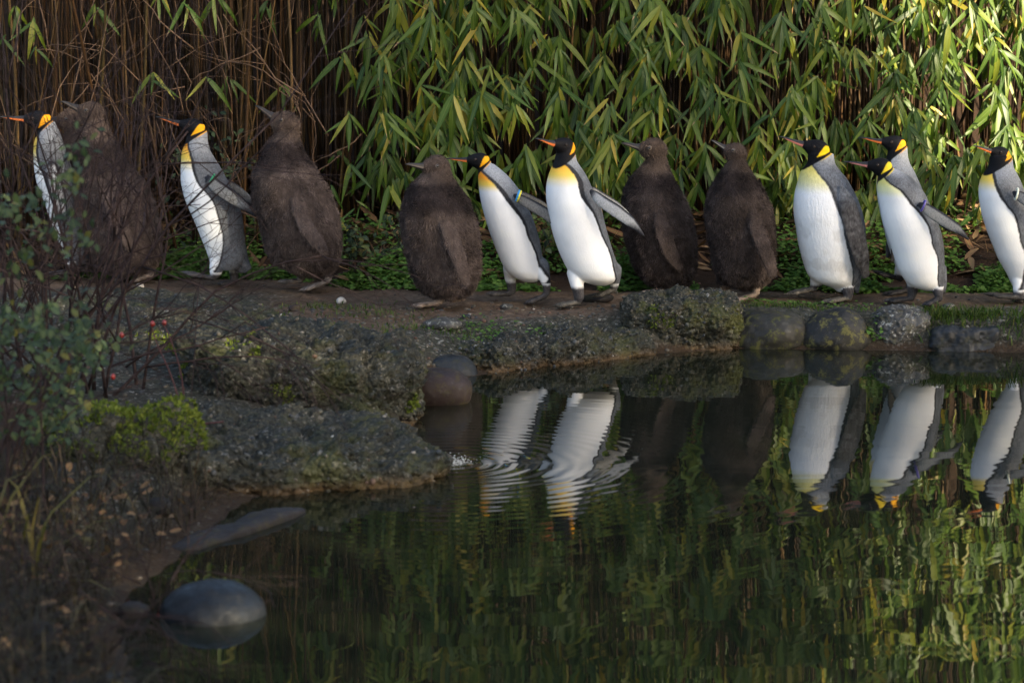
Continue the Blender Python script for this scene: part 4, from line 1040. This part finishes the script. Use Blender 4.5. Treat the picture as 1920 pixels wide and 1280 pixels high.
def merge_instances(name, variants, items, mat):
    """items: list of (variant index, 4x4)"""
    arrs = [mesh_arrays(m) for m in variants]
    Vs, Fs, al, ac, rn, o = [], [], [], [], [], 0
    for vi, M in items:
        V, F, at = arrs[vi]; M = np.array(M)
        Vs.append(V @ M[:3, :3].T + M[:3, 3]); Fs.append(F + o); o += len(V)
        al.append(at['along']); ac.append(at['across']); rn.append(np.full(len(V), RNG.random()))
    return mesh_np(name, np.concatenate(Vs), np.concatenate(Fs), mat, True, None,
                   {'along': np.concatenate(al), 'across': np.concatenate(ac), 'rnd': np.concatenate(rn)})
def frame(p, d, n, s):
    """matrix with +Y along d, +Z near n, scale s"""
    d = Vector(d).normalized(); n = Vector(n); x = d.cross(n)
    if x.length < 1e-4: x = d.cross(Vector((1, .2, .1)))
    x.normalize(); z = x.cross(d)
    M = Matrix((x, d, z)).transposed().to_4x4() @ Matrix.Scale(s, 4)
    M.translation = Vector(p)
    return M
def place_leaves(root, items, variants, mat, part='leaf', limit=300, rank=None, stuff_name='leaves'):
    if rank is not None: items = [it for _, it in sorted(zip(rank, items), key=lambda q: -q[0])]
    for vi, M in items[:limit]:
        link(part, variants[vi], root, M=M)
    rest = items[limit:]
    if rest:
        link(stuff_name, merge_instances(stuff_name, variants, rest, mat), root, kind='stuff')

# ------------------------------------------------------------------ bamboo
U = random.uniform
BLEAF = [leaf_mesh('bamboo_leaf', M_BLEAF, 1, U(.095, .15), d_, U(.1, .35), 8, twist=tw) for d_, tw in ((.1, .1), (.3, -.25), (.5, .2), (.7, -.1), (.95, .4), (.25, .7), (.5, -.7), (-.15, .3))]
def cane_mesh(seed):
    rg = np.random.default_rng(seed)
    h = rg.uniform(2.5, 3.1); t = np.linspace(0, 1, 6)
    b = rg.uniform(-.10, .10, 2); w = rg.normal(0, .012, (6, 2))
    pts = np.stack([b[0] * t ** 2 + w[:, 0] * t, b[1] * t ** 2 + w[:, 1] * t, h * t], 1)
    r = rg.uniform(.004, .0115) * (1 - .45 * t)
    V, F = tube(pts, r, 5, 1.0, (0, 1, 0))
    z = np.zeros(len(V))
    me = mesh_np('cane', V, F, M_CANE, True, None, {'along': z, 'across': z})
    return me
CANES = [cane_mesh(s) for s in range(7)]
CLUMPS = [
 (-90, 230, 'bare brown bamboo canes behind the leafy twig shrub', 62, 110, .03),
 (230, 470, 'bare brown bamboo canes behind the green-banded penguin', 50, 85, .05),
 (470, 720, 'thin bamboo canes with few leaf sprays behind the tallest chick', 60, 90, .42),
 (720, 960, 'bamboo clump with dark drooping leaves above the smallest chick', 40, 110, 1.0),
 (960, 1220, 'dense leafy bamboo behind the yellow-chested penguin', 40, 110, 1.0),
 (1220, 1470, 'dense leafy bamboo behind the two chicks by the square rock', 40, 110, 1.0),
 (1470, 1730, 'bamboo with pale sunlit canes showing above the ruffled adult', 60, 110, .95),
 (1730, 2240, 'sunlit yellow-green bamboo behind the last penguin', 40, 110, 1.0),
]
BY = 13.55
random.seed(21)
def spray(items, rank, p, n, big, out, seed_dir=0.0):
    """a fan of hanging leaves from one twig end"""
    for i in range(n):
        ph = (i / (max(n - 1, 1)) - .5) * R(U(45, 110)) + U(-.2, .2) + seed_dir
        dd = Vector((math.sin(ph) * U(.6, 1.0), -out * U(.05, .7), -math.cos(ph) * U(.75, 1.15) + U(0, .2)))
        s = big * U(.55, 1.2)
        nn = Vector((U(-.45, .45), -1.0, U(.2, .9)))
        q = p + Vector((U(-.015, .015), U(-.02, .02), U(-.03, .02)))
        items.append((random.randrange(len(BLEAF)), frame(q, dd, nn, s)))
        vis = -q.y * 2.0 + s * 1.5 - (3 if q.z > 1.75 or q.z < .3 else 0)
        rank.append(vis + U(0, .4))
for (x0, x1, label, ncane, nback, dens) in CLUMPS:
    wx0, wx1 = (x0 - 960) * BY / FPX, (x1 - 960) * BY / FPX
    cxm = (wx0 + wx1) / 2
    root = empty('bamboo', (cxm, BY, hgt(cxm, BY)), label, 'bamboo', 'bamboo clumps behind the path')
    back = []
    lo = 13.42 if dens < .5 else 13.6
    for i in range(ncane + nback):
        front = i < ncane
        y = U(lo, lo + .75) if front else U(lo + .3, 15.5)
        x = U(wx0, wx1) * (y / BY if not front else 1)
        M = Matrix.Translation((x, y, hgt(x, y) - .02)) @ Matrix.Rotation(U(0, 6.28), 4, 'Z') @ Matrix.Rotation(random.gauss(0, .06), 4, 'X')
        if random.random() < .16: M = M @ Matrix.Rotation(U(-.35, .35), 4, 'Y')
        vi = random.randrange(len(CANES))
        if front: link('cane', CANES[vi], root, M=M)
        else: back.append((vi, M))
    # canes deep in the thicket
    arr = [(np.array([v.co[:] for v in m.vertices]), [np.array([list(p.vertices) for p in m.polygons if len(p.vertices) == k]) for k in (4, 3)]) for m in CANES]
    acc = Acc(); rn = []
    for vi, M in back:
        M = np.array(M); V = arr[vi][0] @ M[:3, :3].T + M[:3, 3]
        acc.add(V, arr[vi][1]); rn.append(np.full(len(V), random.random()))
    F = [np.concatenate(acc.Q), np.concatenate(acc.T)]
    link('canes', mesh_np('canes', np.concatenate(acc.V), F, M_CANE, True, None, {'rnd': np.concatenate(rn)}), root, kind='stuff')
    items, rank = [], []
    area = (wx1 - wx0)
    zlo = .50
    if dens > .5:
        for layer, (ya, yb, per, big, za, zb) in enumerate(((12.98, 13.3, 98, .235, .68, 3.0), (13.25, 13.6, 125, .235, .52, 3.1), (13.6, 14.3, 36, .24, 1.2, 3.1))):
            for k in range(int(per * area * (zb - za) / 2.5 * dens * 1.15)):
                x, z = U(wx0 - .03, wx1 + .03), U(za, zb)
                z = max(z, za + U(0, .2))
                spray(items, rank, Vector((x, U(ya, yb), z)), random.randint(4, 8), big * U(.85, 1.12), U(.3, .9), U(-.3, .3))
    else:
        for k in range(int(90 * area * dens)):
            f = U(0, 1)
            x = wx0 + (wx1 - wx0) * (1 - f * f if dens > .2 else f)
            z = U(.45, 3.0)
            if dens > .2 and z < 1.2 and x < wx0 + .45 * (wx1 - wx0): continue
            spray(items, rank, Vector((x, U(13.2, 13.75), z)), random.randint(3, 6), U(.18, .25), U(.2, .7), U(-.3, .3))
        for k in range(int(190 * area)):            # crowns above the bare stems, thickened to shade the canes below
            spray(items, rank, Vector((U(wx0, wx1), U(13.25, 15.4), U(2.05, 3.2))), random.randint(4, 7), U(.2, .26), U(.2, .8))
    # leaf mass deep behind
    for k in range(int(70 * area * (1 if dens > .5 else .45))):
        spray(items, rank, Vector((U(wx0, wx1), U(14.3, 15.4), U(1.9, 3.3))), 6, .27, U(.3, .8))
    place_leaves(root, items, BLEAF, M_BLEAF, rank=rank)

# hand-placed sprays that stand out in the photograph
root = [o for o in bpy.data.objects if o.name.startswith('bamboo') and o.get('label', '').startswith('thin bamboo')][0]
items, rank = [], []
for (px, py, n, s, dep) in ((655, 215, 6, .21, 13.25), (660, 310, 4, .2, 13.2), (625, 350, 3, .16, 13.2), (668, 380, 3, .15, 13.15), (600, 30, 5, .25, 13.3), (690, 60, 6, .25, 13.3), (640, 100, 5, .24, 13.35)):
    spray(items, rank, P(px, py, dep), n, s, .4)
place_leaves(root, items, BLEAF, M_BLEAF, rank=rank)

for key, spots in (('bare brown bamboo canes behind the leafy', ((62, 35, 4, .2, 13.3), (8, 70, 2, .22, 13.3), (70, 90, 3, .18, 13.25), (30, 10, 4, .2, 13.3), (180, 5, 4, .2, 13.35))),
                   ('bare brown bamboo canes behind the green', ((350, 5, 5, .22, 13.3), (405, -10, 5, .22, 13.3), (385, 150, 2, .22, 13.3), (300, -15, 5, .2, 13.4)))):
    root = [o for o in bpy.data.objects if o.get('label', '').startswith(key)][0]
    items, rank = [], []
    for (px, py, n, s_, dep) in spots: spray(items, rank, P(px, py, dep), n, s_, .4)
    place_leaves(root, items, BLEAF, M_BLEAF, rank=rank)
# leaf litter under the bamboo
random.seed(22)
LITTER = [leaf_mesh('dead_leaf', M_DEADLEAF, 1, .16, d_, .1, 5, twist=U(-.8, .8)) for d_ in (-.2, .1, .3)]
items = []
for i in range(2200):
    x, y = U(-2.9, 3.1), U(12.75, 14.6)
    if y < path_back(np.array([x]))[0] + .1: continue
    z = hgt(x, y)
    items.append((random.randrange(3), frame((x, y, z + U(.005, .04)), (U(-1, 1), U(-1, 1), U(-.15, .25)), (U(-.3, .3), U(-.5, .3), 1), U(.12, .26))))
link('leaf_litter', merge_instances('leaf_litter', LITTER, items, M_DEADLEAF), label='dead brown bamboo leaves littering the ground under the canes', cat='leaf litter', kind='stuff')

# ------------------------------------------------------------------ weeds and grass
def rnd_leaf(t): return np.sin(np.pi * t) ** .6
WLEAF = [leaf_mesh('weed_leaf', M_WEED, 1, U(.6, .8), d_, .15, 3, rnd_leaf) for d_ in (.1, .3, .5)]
def weeds(name, label, pts, hmax, size, mat=M_WEED, var=None, parent=None, cat='weeds', kind='stuff'):
    items = []
    for (x, y, hm) in pts:
        z = hgt(x, y)
        a = U(0, 6.28); e = U(-.2, .8)
        items.append((random.randrange(3), frame((x, y, z + U(.0, 1) ** .7 * hmax * hm), (math.cos(a), math.sin(a) - .2, e - .2), (U(-.4, .4), U(-.7, .2), 1), size * U(.6, 1.3))))
    return link(name, merge_instances(name, var or WLEAF, items, mat), parent, label=label, cat=cat, kind=kind)
xs = RNG.uniform(-2.75, 3.1, 30000); pbs = path_back(xs)
ys = pbs + np.abs(RNG.normal(0, .34, 30000)) - .02
cs = fbm(np.stack([xs * 3, ys * 3, 0 * xs + 1], 1), 3, 77)
hs = np.clip(.6 + .9 * cs, .15, 1.4) * np.minimum(1, .25 + (ys - pbs) * 5)
pts = [(x, y, h) for x, y, h, c in zip(xs.tolist(), ys.tolist(), hs.tolist(), cs) if c > -.42]
weeds('ground_cover', 'low green weeds along the back edge of the path', pts, .15, .030)
def grass(name, label, pts, mat, lmin, lmax, width=.004, lean=.45, cat='grass', kind='stuff', colv=None):
    n = len(pts); p = np.array([(x, y, z if z is not None else hgt(x, y)) for x, y, z in pts])
    ln = RNG.uniform(lmin, lmax, n)
    a = RNG.uniform(0, 6.28, n); tl = np.abs(RNG.normal(0, lean, n))
    dr = np.stack([np.cos(a) * np.sin(tl), np.sin(a) * np.sin(tl), np.cos(tl)], 1)
    hor = np.stack([np.cos(a), np.sin(a), np.zeros(n)], 1)
    sd = np.stack([-np.sin(a), np.cos(a), 0 * a], 1)
    fs = RNG.uniform(-1, 1, n)[:, None]
    sd = sd * (1 - np.abs(fs) * .5) + np.array([1, 0, 0]) * fs * .5
    m1 = p + dr * (ln * .45)[:, None]; m2 = p + dr * (ln * .8)[:, None] + hor * (ln * .12)[:, None] - np.array([0, 0, 1]) * (ln * .04)[:, None]
    tp = p + dr * ln[:, None] + hor * (ln * .34)[:, None] - np.array([0, 0, 1]) * (ln * .18)[:, None]
    w = (width * RNG.uniform(.6, 1.2, n))[:, None]
    V = np.stack([p - sd * w * .7, p + sd * w * .7, m1 - sd * w, m1 + sd * w, m2 - sd * w * .7, m2 + sd * w * .7, tp], 1).reshape(-1, 3)
    o = np.arange(n)[:, None] * 7
    Fq = np.concatenate([o + np.array([[0, 1, 3, 2]]), o + np.array([[2, 3, 5, 4]])]); Ft = o + np.array([[4, 5, 6]])
    rn = np.repeat(RNG.random(n), 7); al = np.tile([0, 0, .45, .45, .8, .8, 1], n); ac = np.tile([-1, 1, -1, 1, -1, 1, 0], n)
    return link(name, mesh_np(name, V, [Fq, Ft], mat, True, None, {'along': al, 'across': ac, 'rnd': rn}), label=label, cat=cat, kind=kind)
def blob(px, py, rx, ry, n, z=.15):
    g = G(px, py, z); out = []
    for _ in range(n):
        x, y = random.gauss(g.x, rx * .5), random.gauss(g.y, ry * .5)
        if sdp(x, y) > .02: out.append((x, y, None))
    return out
grass('grass_tuft', 'bright grass tuft hanging over the flat-topped blue-grey stone', blob(1830, 592, .26, .09, 520) + blob(1915, 596, .12, .08, 130), M_GRASS, .03, .075, .0032, .55, 'grass')
grass('grass_tuft', 'grass tuft between the coarse grey rock and the blue-grey stone', blob(1758, 592, .10, .12, 260), M_GRASS, .03, .08, .0032, .6, 'grass')
grass('path_grass', 'short sparse grass patches along the path edge', blob(620, 578, .3, .16, 240) + blob(810, 615, .3, .16, 260) + blob(700, 592, .3, .2, 160) + blob(480, 590, .2, .2, 120) + blob(1420, 578, .3, .06, 200) + blob(1560, 580, .3, .08, 160) + blob(690, 640, .15, .2, 120, .12), M_GRASS, .012, .04, .003, .7, 'grass')
def wblob(px, py, rx, ry, n, z=.15): return [(x, y, 1.0) for x, y, _ in blob(px, py, rx, ry, n, z)]
weeds('weed_clump', 'bright green weed clump around the pale pointed stone', wblob(1040, 615, .13, .16, 280) + wblob(1090, 630, .1, .1, 140, .12), .035, .020)
weeds('weed_clump', 'spreading weed patch on the bank below the leaning penguin', wblob(930, 612, .22, .2, 330), .025, .018)
weeds('weed_clump', 'small weeds growing between the square rock and the lichen boulder', wblob(1372, 600, .06, .16, 220), .06, .022)
weeds('weed_clump', 'weeds spilling between the dark boulder and the coarse grey rock', wblob(1640, 600, .06, .14, 240), .07, .026)
weeds('weed_clump', 'thin green weeds scattered along the shore above the boulders', wblob(1480, 574, .35, .07, 300), .03, .018)

# splash where water runs off the ledge
acc = Acc(); s0 = G(845, 866)
for i in range(420):
    t = random.random()
    c = np.array([s0.x + random.gauss(0, .035) + t * .05 - .03, s0.y + random.gauss(0, .045), abs(random.gauss(0, .006)) + .001])
    r = U(.001, .0042) * (1.1 - t * .5)
    acc.add(ICO1[0] * np.array([r, r, r * .6]) + c, ICO1[1])
link('splash', acc.mesh('splash', M_FOAM), label='small white splash where water trickles off the low ledge', cat='splash', kind='stuff')

# ------------------------------------------------------------------ twiggy shrubs
def grow(acc, p, d, ln, r, depth, rg, droop=0.0, tips=None, wob=.16, kids=(2, 4), spread=(.25, .8), shrink=(.45, .75)):
    n = 7; pts = [np.array(p, float)]; d = np.array(d, float) / np.linalg.norm(d)
    for i in range(n):
        d = d + rg.normal(0, wob, 3) * .6 + np.array([0, 0, -droop / n]); d /= np.linalg.norm(d)
        pts.append(pts[-1] + d * ln / n)
    rr = np.linspace(r, r * .45, n + 1)
    acc.add(*tube(np.array(pts), rr, 5))
    if tips is not None: tips += [(pts[k], d) for k in ((4, 5, 6, 7) if depth <= 1 else (7,))]
    if depth > 0:
        for _ in range(rg.integers(*kids) + 1):
            k = rg.integers(2, n + 1)
            ax = rg.normal(size=3); ax -= d * (ax @ d); ax /= np.linalg.norm(ax)
            an = rg.uniform(*spread)
            grow(acc, pts[k], d * math.cos(an) + ax * math.sin(an), ln * rg.uniform(*shrink), r * .45 * (1.3 - k / n * .4), depth - 1, rg, droop, tips, wob, kids, spread, shrink)
SLEAF = [leaf_mesh('shrub_leaf', M_SHRUBLEAF, 1, U(.5, .62), d_, .2, 4, lambda t: np.sin(np.pi * t) ** .75) for d_ in (.2, .5, .8)]
def bush(name, label, base, stems, seed, leafn=0, leafsize=(.03, .05), mat=M_TWIG, depth=3, leaf_z=(-9, 9), group='shrubs on the near bank', leaf_x=(-99, 99)):
    rg = np.random.default_rng(seed)
    root = empty(name, base, label, 'shrub', group)
    tips = []
    for (dirv, ln, r, dx) in stems:
        acc = Acc()
        grow(acc, np.array(base) + np.array(dx), dirv, ln, r, depth, rg, .15, tips)
        link('branch', acc.mesh('branch', mat), root)
    if leafn:
        cand = [t for t in tips if leaf_z[0] < t[0][2] < leaf_z[1] and leaf_x[0] < t[0][0] < leaf_x[1]]
        items = []
        for i in range(leafn):
            p, d = cand[rg.integers(len(cand))]
            p = p + rg.normal(0, .022, 3)
            items.append((int(rg.integers(3)), frame(p, (rg.normal(0, .8), rg.normal(-.3, .6), rg.normal(-.35, .5)), (rg.normal(0, .4), -.8, 1.0), rg.uniform(*leafsize))))
        place_leaves(root, items, SLEAF, M_SHRUBLEAF)
    return root
def base_at(px, py, z):
    g = G(px, py, z); return (g.x, g.y, hgt(g.x, g.y) - .02)
# bare shrub in front of the first penguins
b0 = base_at(120, 690, .25)
st = []
rg = np.random.default_rng(5)
for i in range(25):
    st.append(((rg.uniform(-.75, .75), rg.uniform(-.3, .2), rg.uniform(.7, 1.2)), rg.uniform(.65, 1.05), rg.uniform(.006, .010), (rg.uniform(-.36, .30), rg.uniform(-.15, .15), 0)))
for i in range(4):
    st.append(((rg.uniform(.7, 1.1), rg.uniform(-.2, .1), rg.uniform(.15, .5)), rg.uniform(.5, .75), .005, (rg.uniform(0, .35), 0, .12)))
for i in range(6):
    st.append(((rg.uniform(-.35, .45), rg.uniform(-.2, .2), 1.0), rg.uniform(1.1, 1.5), rg.uniform(.006, .010), (rg.uniform(-.42, .22), rg.uniform(-.1, .2), 0)))
bush('bare_shrub', 'leafless dark twiggy shrub in front of the first three penguins', b0, st, 3, 0, depth=3)
# leafy shrub nearer the viewer
b1 = base_at(40, 900, .25)
st = [((rg.uniform(-.3, .22), rg.uniform(-.2, .2), rg.uniform(.7, 1.1)), rg.uniform(.38, .85), .005, (rg.uniform(-.2, .16), rg.uniform(-.12, .12), 0)) for i in range(12)]
bush('leafy_shrub', 'shrub with small dusty green leaves at the near left bank', b1, st, 9, 1300, (.02, .040), depth=2, leaf_z=(.15, 1.3), leaf_x=(-3, -1.22))
# low tangle of dry stalks on the near bank
b2 = base_at(120, 1120, .12)
st = [((rg.uniform(-1, 1), rg.uniform(-.8, .8), rg.uniform(.1, .6)), rg.uniform(.25, .5), rg.uniform(.002, .004), (rg.uniform(-.35, .22), rg.uniform(-.7, .8), .02)) for i in range(30)]
bush('dry_shrub', 'low tangle of dry brown stalks on the near bank above the lone boulder', b2, st, 23, 0, depth=2)
# bramble climbing the canes behind the green-banded penguin
g0 = P(420, 470, 13.42)
st = [((rg.uniform(-.3, .5), .05, 1.0), rg.uniform(.35, .6), .0035, (rg.uniform(-.12, .12), 0, 0)) for i in range(6)]
bush('bramble', 'leafy bramble climbing the canes behind the green-banded penguin', (g0.x, g0.y, hgt(g0.x, g0.y)), st, 14, 170, (.03, .055), M_VINE, 2, group='climbers on the bamboo')
g0 = P(720, 480, 12.95)
st = [((rg.uniform(-.6, .6), -.2, .6), rg.uniform(.15, .25), .003, (rg.uniform(-.2, .2), 0, 0)) for i in range(8)]
bush('bramble', 'low bramble leaves at the bamboo foot beside the smallest chick', (g0.x, g0.y, hgt(g0.x, g0.y)), st, 17, 130, (.03, .055), M_VINE, 1, group='climbers on the bamboo')
g0 = P(1030, 500, 12.95)
st = [((rg.uniform(-.6, .6), -.2, .7), rg.uniform(.15, .3), .003, (rg.uniform(-.12, .12), 0, 0)) for i in range(6)]
bush('bramble', 'bramble with broad leaves behind the gap between the leaning and yellow-chested penguins', (g0.x, g0.y, hgt(g0.x, g0.y)), st, 18, 60, (.04, .075), M_VINE, 1, group='climbers on the bamboo')
# dry vines hanging in the canes
root = empty('dry_vine', (-1.9, 13.35, .35), 'tangle of dry brown vines hanging in the bare bamboo canes', 'vine')
for i in range(46):
    px = U(-20, 720); acc = Acc()
    p = np.array(P(px, U(60, 420), U(13.15, 13.5)))
    grow(acc, p, (U(-.6, .6), U(-.1, .05), U(-.2, 1.2)), U(.35, 1.0), U(.0025, .0055), 1, np.random.default_rng(100 + i), U(-.2, .6), None, .3, (0, 2))
    link('stem', acc.mesh('stem', M_VINE), root)

# moss mound
g0 = G(215, 872, .12)
root = empty('moss_mound', (g0.x, g0.y + .2, .1), 'bright moss cushion on the near bank below the leafy shrub', 'moss')
mm = rock_mesh('mound', (.29, .27, .19), M_CONG2, n=40, power=.5, amp=.34, seed=44, freq=3, off=(g0.x, g0.y + .2, .12))
link('mound', mm, root)
n = len(mm.vertices); V = np.zeros(n * 3, np.float32); mm.vertices.foreach_get('co', V); V = V.reshape(-1, 3)
N = np.zeros(n * 3, np.float32); mm.vertices.foreach_get('normal', N); N = N.reshape(-1, 3)
ok = np.nonzero((N[:, 2] > .05))[0]
items = []
for i in RNG.choice(ok, 6000):
    if fbm(V[i:i + 1] * 14, 3, 3)[0] < -.25: continue
    d_ = N[i] + RNG.normal(0, .5, 3)
    items.append((0, frame(V[i] + RNG.normal(0, .004, 3), d_, RNG.normal(0, 1, 3), RNG.uniform(.012, .026))))
MOSSL = [leaf_mesh('moss_leaf', M_MOSS, 1, .5, .4, .2, 2, rnd_leaf)]
link('moss', merge_instances('moss', MOSSL, items, M_MOSS), root, kind='stuff')
# moss on the shaded sides of the ledges
def moss_on(rk, cx, cy, cz, rad, n, seed):
    me = rk.data; k = len(me.vertices); V = np.zeros(k * 3, np.float32); me.vertices.foreach_get('co', V); V = V.reshape(-1, 3)
    N = np.zeros(k * 3, np.float32); me.vertices.foreach_get('normal', N); N = N.reshape(-1, 3)
    c = np.array(rk.matrix_basis.inverted() @ Vector((cx, cy, cz)))
    ok = np.nonzero((np.linalg.norm((V - c), axis=1) < rad * (1 + .5 * fbm(V * 9, 2, seed))) & (fbm(V * 18, 3, seed) > -.1))[0]
    if not len(ok): return
    it = [(0, frame(V[i], N[i] + RNG.normal(0, .5, 3), RNG.normal(0, 1, 3), RNG.uniform(.010, .022))) for i in RNG.choice(ok, n)]
    o = bpy.data.objects.new('moss', merge_instances('moss', MOSSL, it, M_MOSS)); COL.objects.link(o); o.parent = rk; o['kind'] = 'stuff'
bpy.context.view_layer.update()
for (rk, px, py, dep, rad, nn) in ((r3, 390, 650, 10.4, .16, 900), (r3, 330, 640, 10.45, .14, 700), (r1, 430, 700, 9.6, .16, 700), (r1, 470, 690, 9.4, .10, 300), (r1, 520, 740, 9.3, .08, 200), (r1, 780, 760, 9.4, .05, 150), (r4, 1240, 600, 11.45, .06, 150)):
    p = P(px, py, dep); moss_on(rk, p.x, p.y, p.z, rad, nn, int(px))

# rose stems with hips
g0 = G(360, 800, .15)
root = empty('rose_stem', (g0.x, g0.y, .13), 'arching red rose stem with hips rising from the near bank', 'stem')
for j, (pl) in enumerate(([(350, 800), (345, 740), (338, 690), (325, 650), (312, 615), (300, 604)], [(350, 795), (320, 700), (292, 640), (284, 610)], [(420, 790), (330, 800), (250, 830), (190, 860)])):
    pts = np.array([np.array(P(q[0], q[1], g0.y - .05)) for q in pl])
    t = np.linspace(0, 1, 18); st_ = np.linspace(0, 1, len(pl))
    pts = smooth1(np.stack([np.interp(t, st_, pts[:, k]) for k in range(3)], 1), 2)
    link('stem', mesh_np('stem', *tube(pts, np.linspace(.0035, .0018, 18), 6), M_ROSE), root)
for (px, py) in ((286, 607), (308, 605), (228, 628), (212, 706)):
    p = np.array(P(px, py, g0.y - .05))
    link('hip', mesh_np('hip', ICO2[0] * np.array([.009, .009, .012]) + p, ICO2[1], M_HIP), root)

# dead grass over the near bank
pts = []
rg = np.random.default_rng(77)
while len(pts) < 6000:
    px, py = rg.uniform(-150, 430), rg.uniform(870, 1420)
    g = G(px, py, .12)
    if sdp(g.x, g.y) < .03: continue
    pts.append((g.x, g.y, None))
grass('dead_grass', 'dark tangle of dead grass and stalks on the near bank', pts, M_DEADGRASS, .06, .26, .0022, 1.15, 'dead grass')
g0 = G(20, 1040, .15)
grass('yellow_grass', 'long yellowing grass blades arching over the olive boulder', [(g0.x + U(-.12, .1), g0.y + U(-.1, .1), None) for _ in range(22)], m_leaf('yellow_grass', [(0, (.05, .05, .014)), (.5, (.08, .075, .02)), (1, (.13, .10, .035))], .25, .5, False), .2, .38, .006, .8, 'grass')
items = []
for i in range(420):
    px, py = U(-60, 420), U(900, 1270); g = G(px, py, .12)
    if sdp(g.x, g.y) < .03: continue
    items.append((random.randrange(3), frame((g.x, g.y, hgt(g.x, g.y) + U(.01, .07)), (U(-1, 1), U(-1, 1), U(-.2, .3)), (U(-.4, .4), -.4, 1), U(.025, .05))))
FALLEN = [leaf_mesh('fallen_leaf', M_DEADLEAF, 1, .55, d_, .2, 4, rnd_leaf) for d_ in (.2, -.4, .6)]
link('fallen_leaves', merge_instances('fallen_leaves', FALLEN, items, M_DEADLEAF), label='rusty fallen leaves caught in the dead grass', cat='fallen leaves', kind='stuff')

# ------------------------------------------------------------------ unseen trees added behind the viewer to shade the pond
def evergreen(x, y, h, rad, seed, label):
    rg = np.random.default_rng(seed)
    root = empty('shade_tree', (x, y, hgt(x, y)), label, 'tree', 'unseen evergreens added behind the viewer for shade')
    link('trunk', mesh_np('trunk', *tube([(x, y, -.2), (x, y, h * .5), (x, y, h * .93)], [.22, .13, .02], 10, 1, (0, 1, 0)), M_BARK), root)
    prof = lambda t: np.interp(t, [0, .08, .3, .6, .85, 1], [.75, .95, 1, .78, .42, .05])
    acc = Acc(); n = int(230 * rad * h)
    for k in range(26):                      # limbs
        tk = .06 + .88 * k / 26; ak = k * 2.4; rk = prof(tk) * rad * .85
        acc.add(*tube([(x, y, tk * h), (x + math.cos(ak) * rk * .5, y + math.sin(ak) * rk * .5, tk * h + .05), (x + math.cos(ak) * rk, y + math.sin(ak) * rk, tk * h - .1)], [.05, .03, .01], 5))
    tt = rg.random(n) ** .9; an = rg.uniform(0, 6.28, n); rr = prof(tt) * rad * rg.uniform(.1, 1.1, n) ** .6
    p = np.stack([x + np.cos(an) * rr, y + np.sin(an) * rr, tt * h + rg.normal(0, .1, n)], 1)
    d = np.stack([np.cos(an), np.sin(an), rg.uniform(-.6, .3, n)], 1) + rg.normal(0, .4, (n, 3)); d /= np.linalg.norm(d, axis=1)[:, None]
    s = np.cross(d, rg.normal(0, 1, (n, 3))); s /= np.linalg.norm(s, axis=1)[:, None]
    l = rg.uniform(.14, .34, n)[:, None]
    Vl = np.stack([p, p + d * l * .5 + s * l * .28, p + d * l, p + d * l * .5 - s * l * .28], 1).reshape(-1, 3)
    o = np.arange(n)[:, None] * 4
    acc.add(Vl, o + np.array([[0, 1, 2, 3]]))
    link('crown', acc.mesh('crown', M_TREELEAF, False), root)
TY = -5.0
for i, (x, h, rad) in enumerate(((5.4, 12.0, 2.2), (7.6, 14.0, 2.3), (9.8, 15.5, 2.4), (12.0, 15.8, 2.4), (13.9, 15.8, 2.1), (15.2, 14.2, 1.8), (16.4, 11.6, 1.5), (17.5, 9.7, 1.4), (18.7, 8.6, 1.4), (20.0, 8.0, 1.5))):
    evergreen(x, TY + .4 * math.sin(i * 2.3), h, rad, 50 + i, 'unseen evergreen tree added behind the viewer to shade the pond')
print('objects', len(bpy.data.objects), 'time', round(_t.time() - _t0, 1))
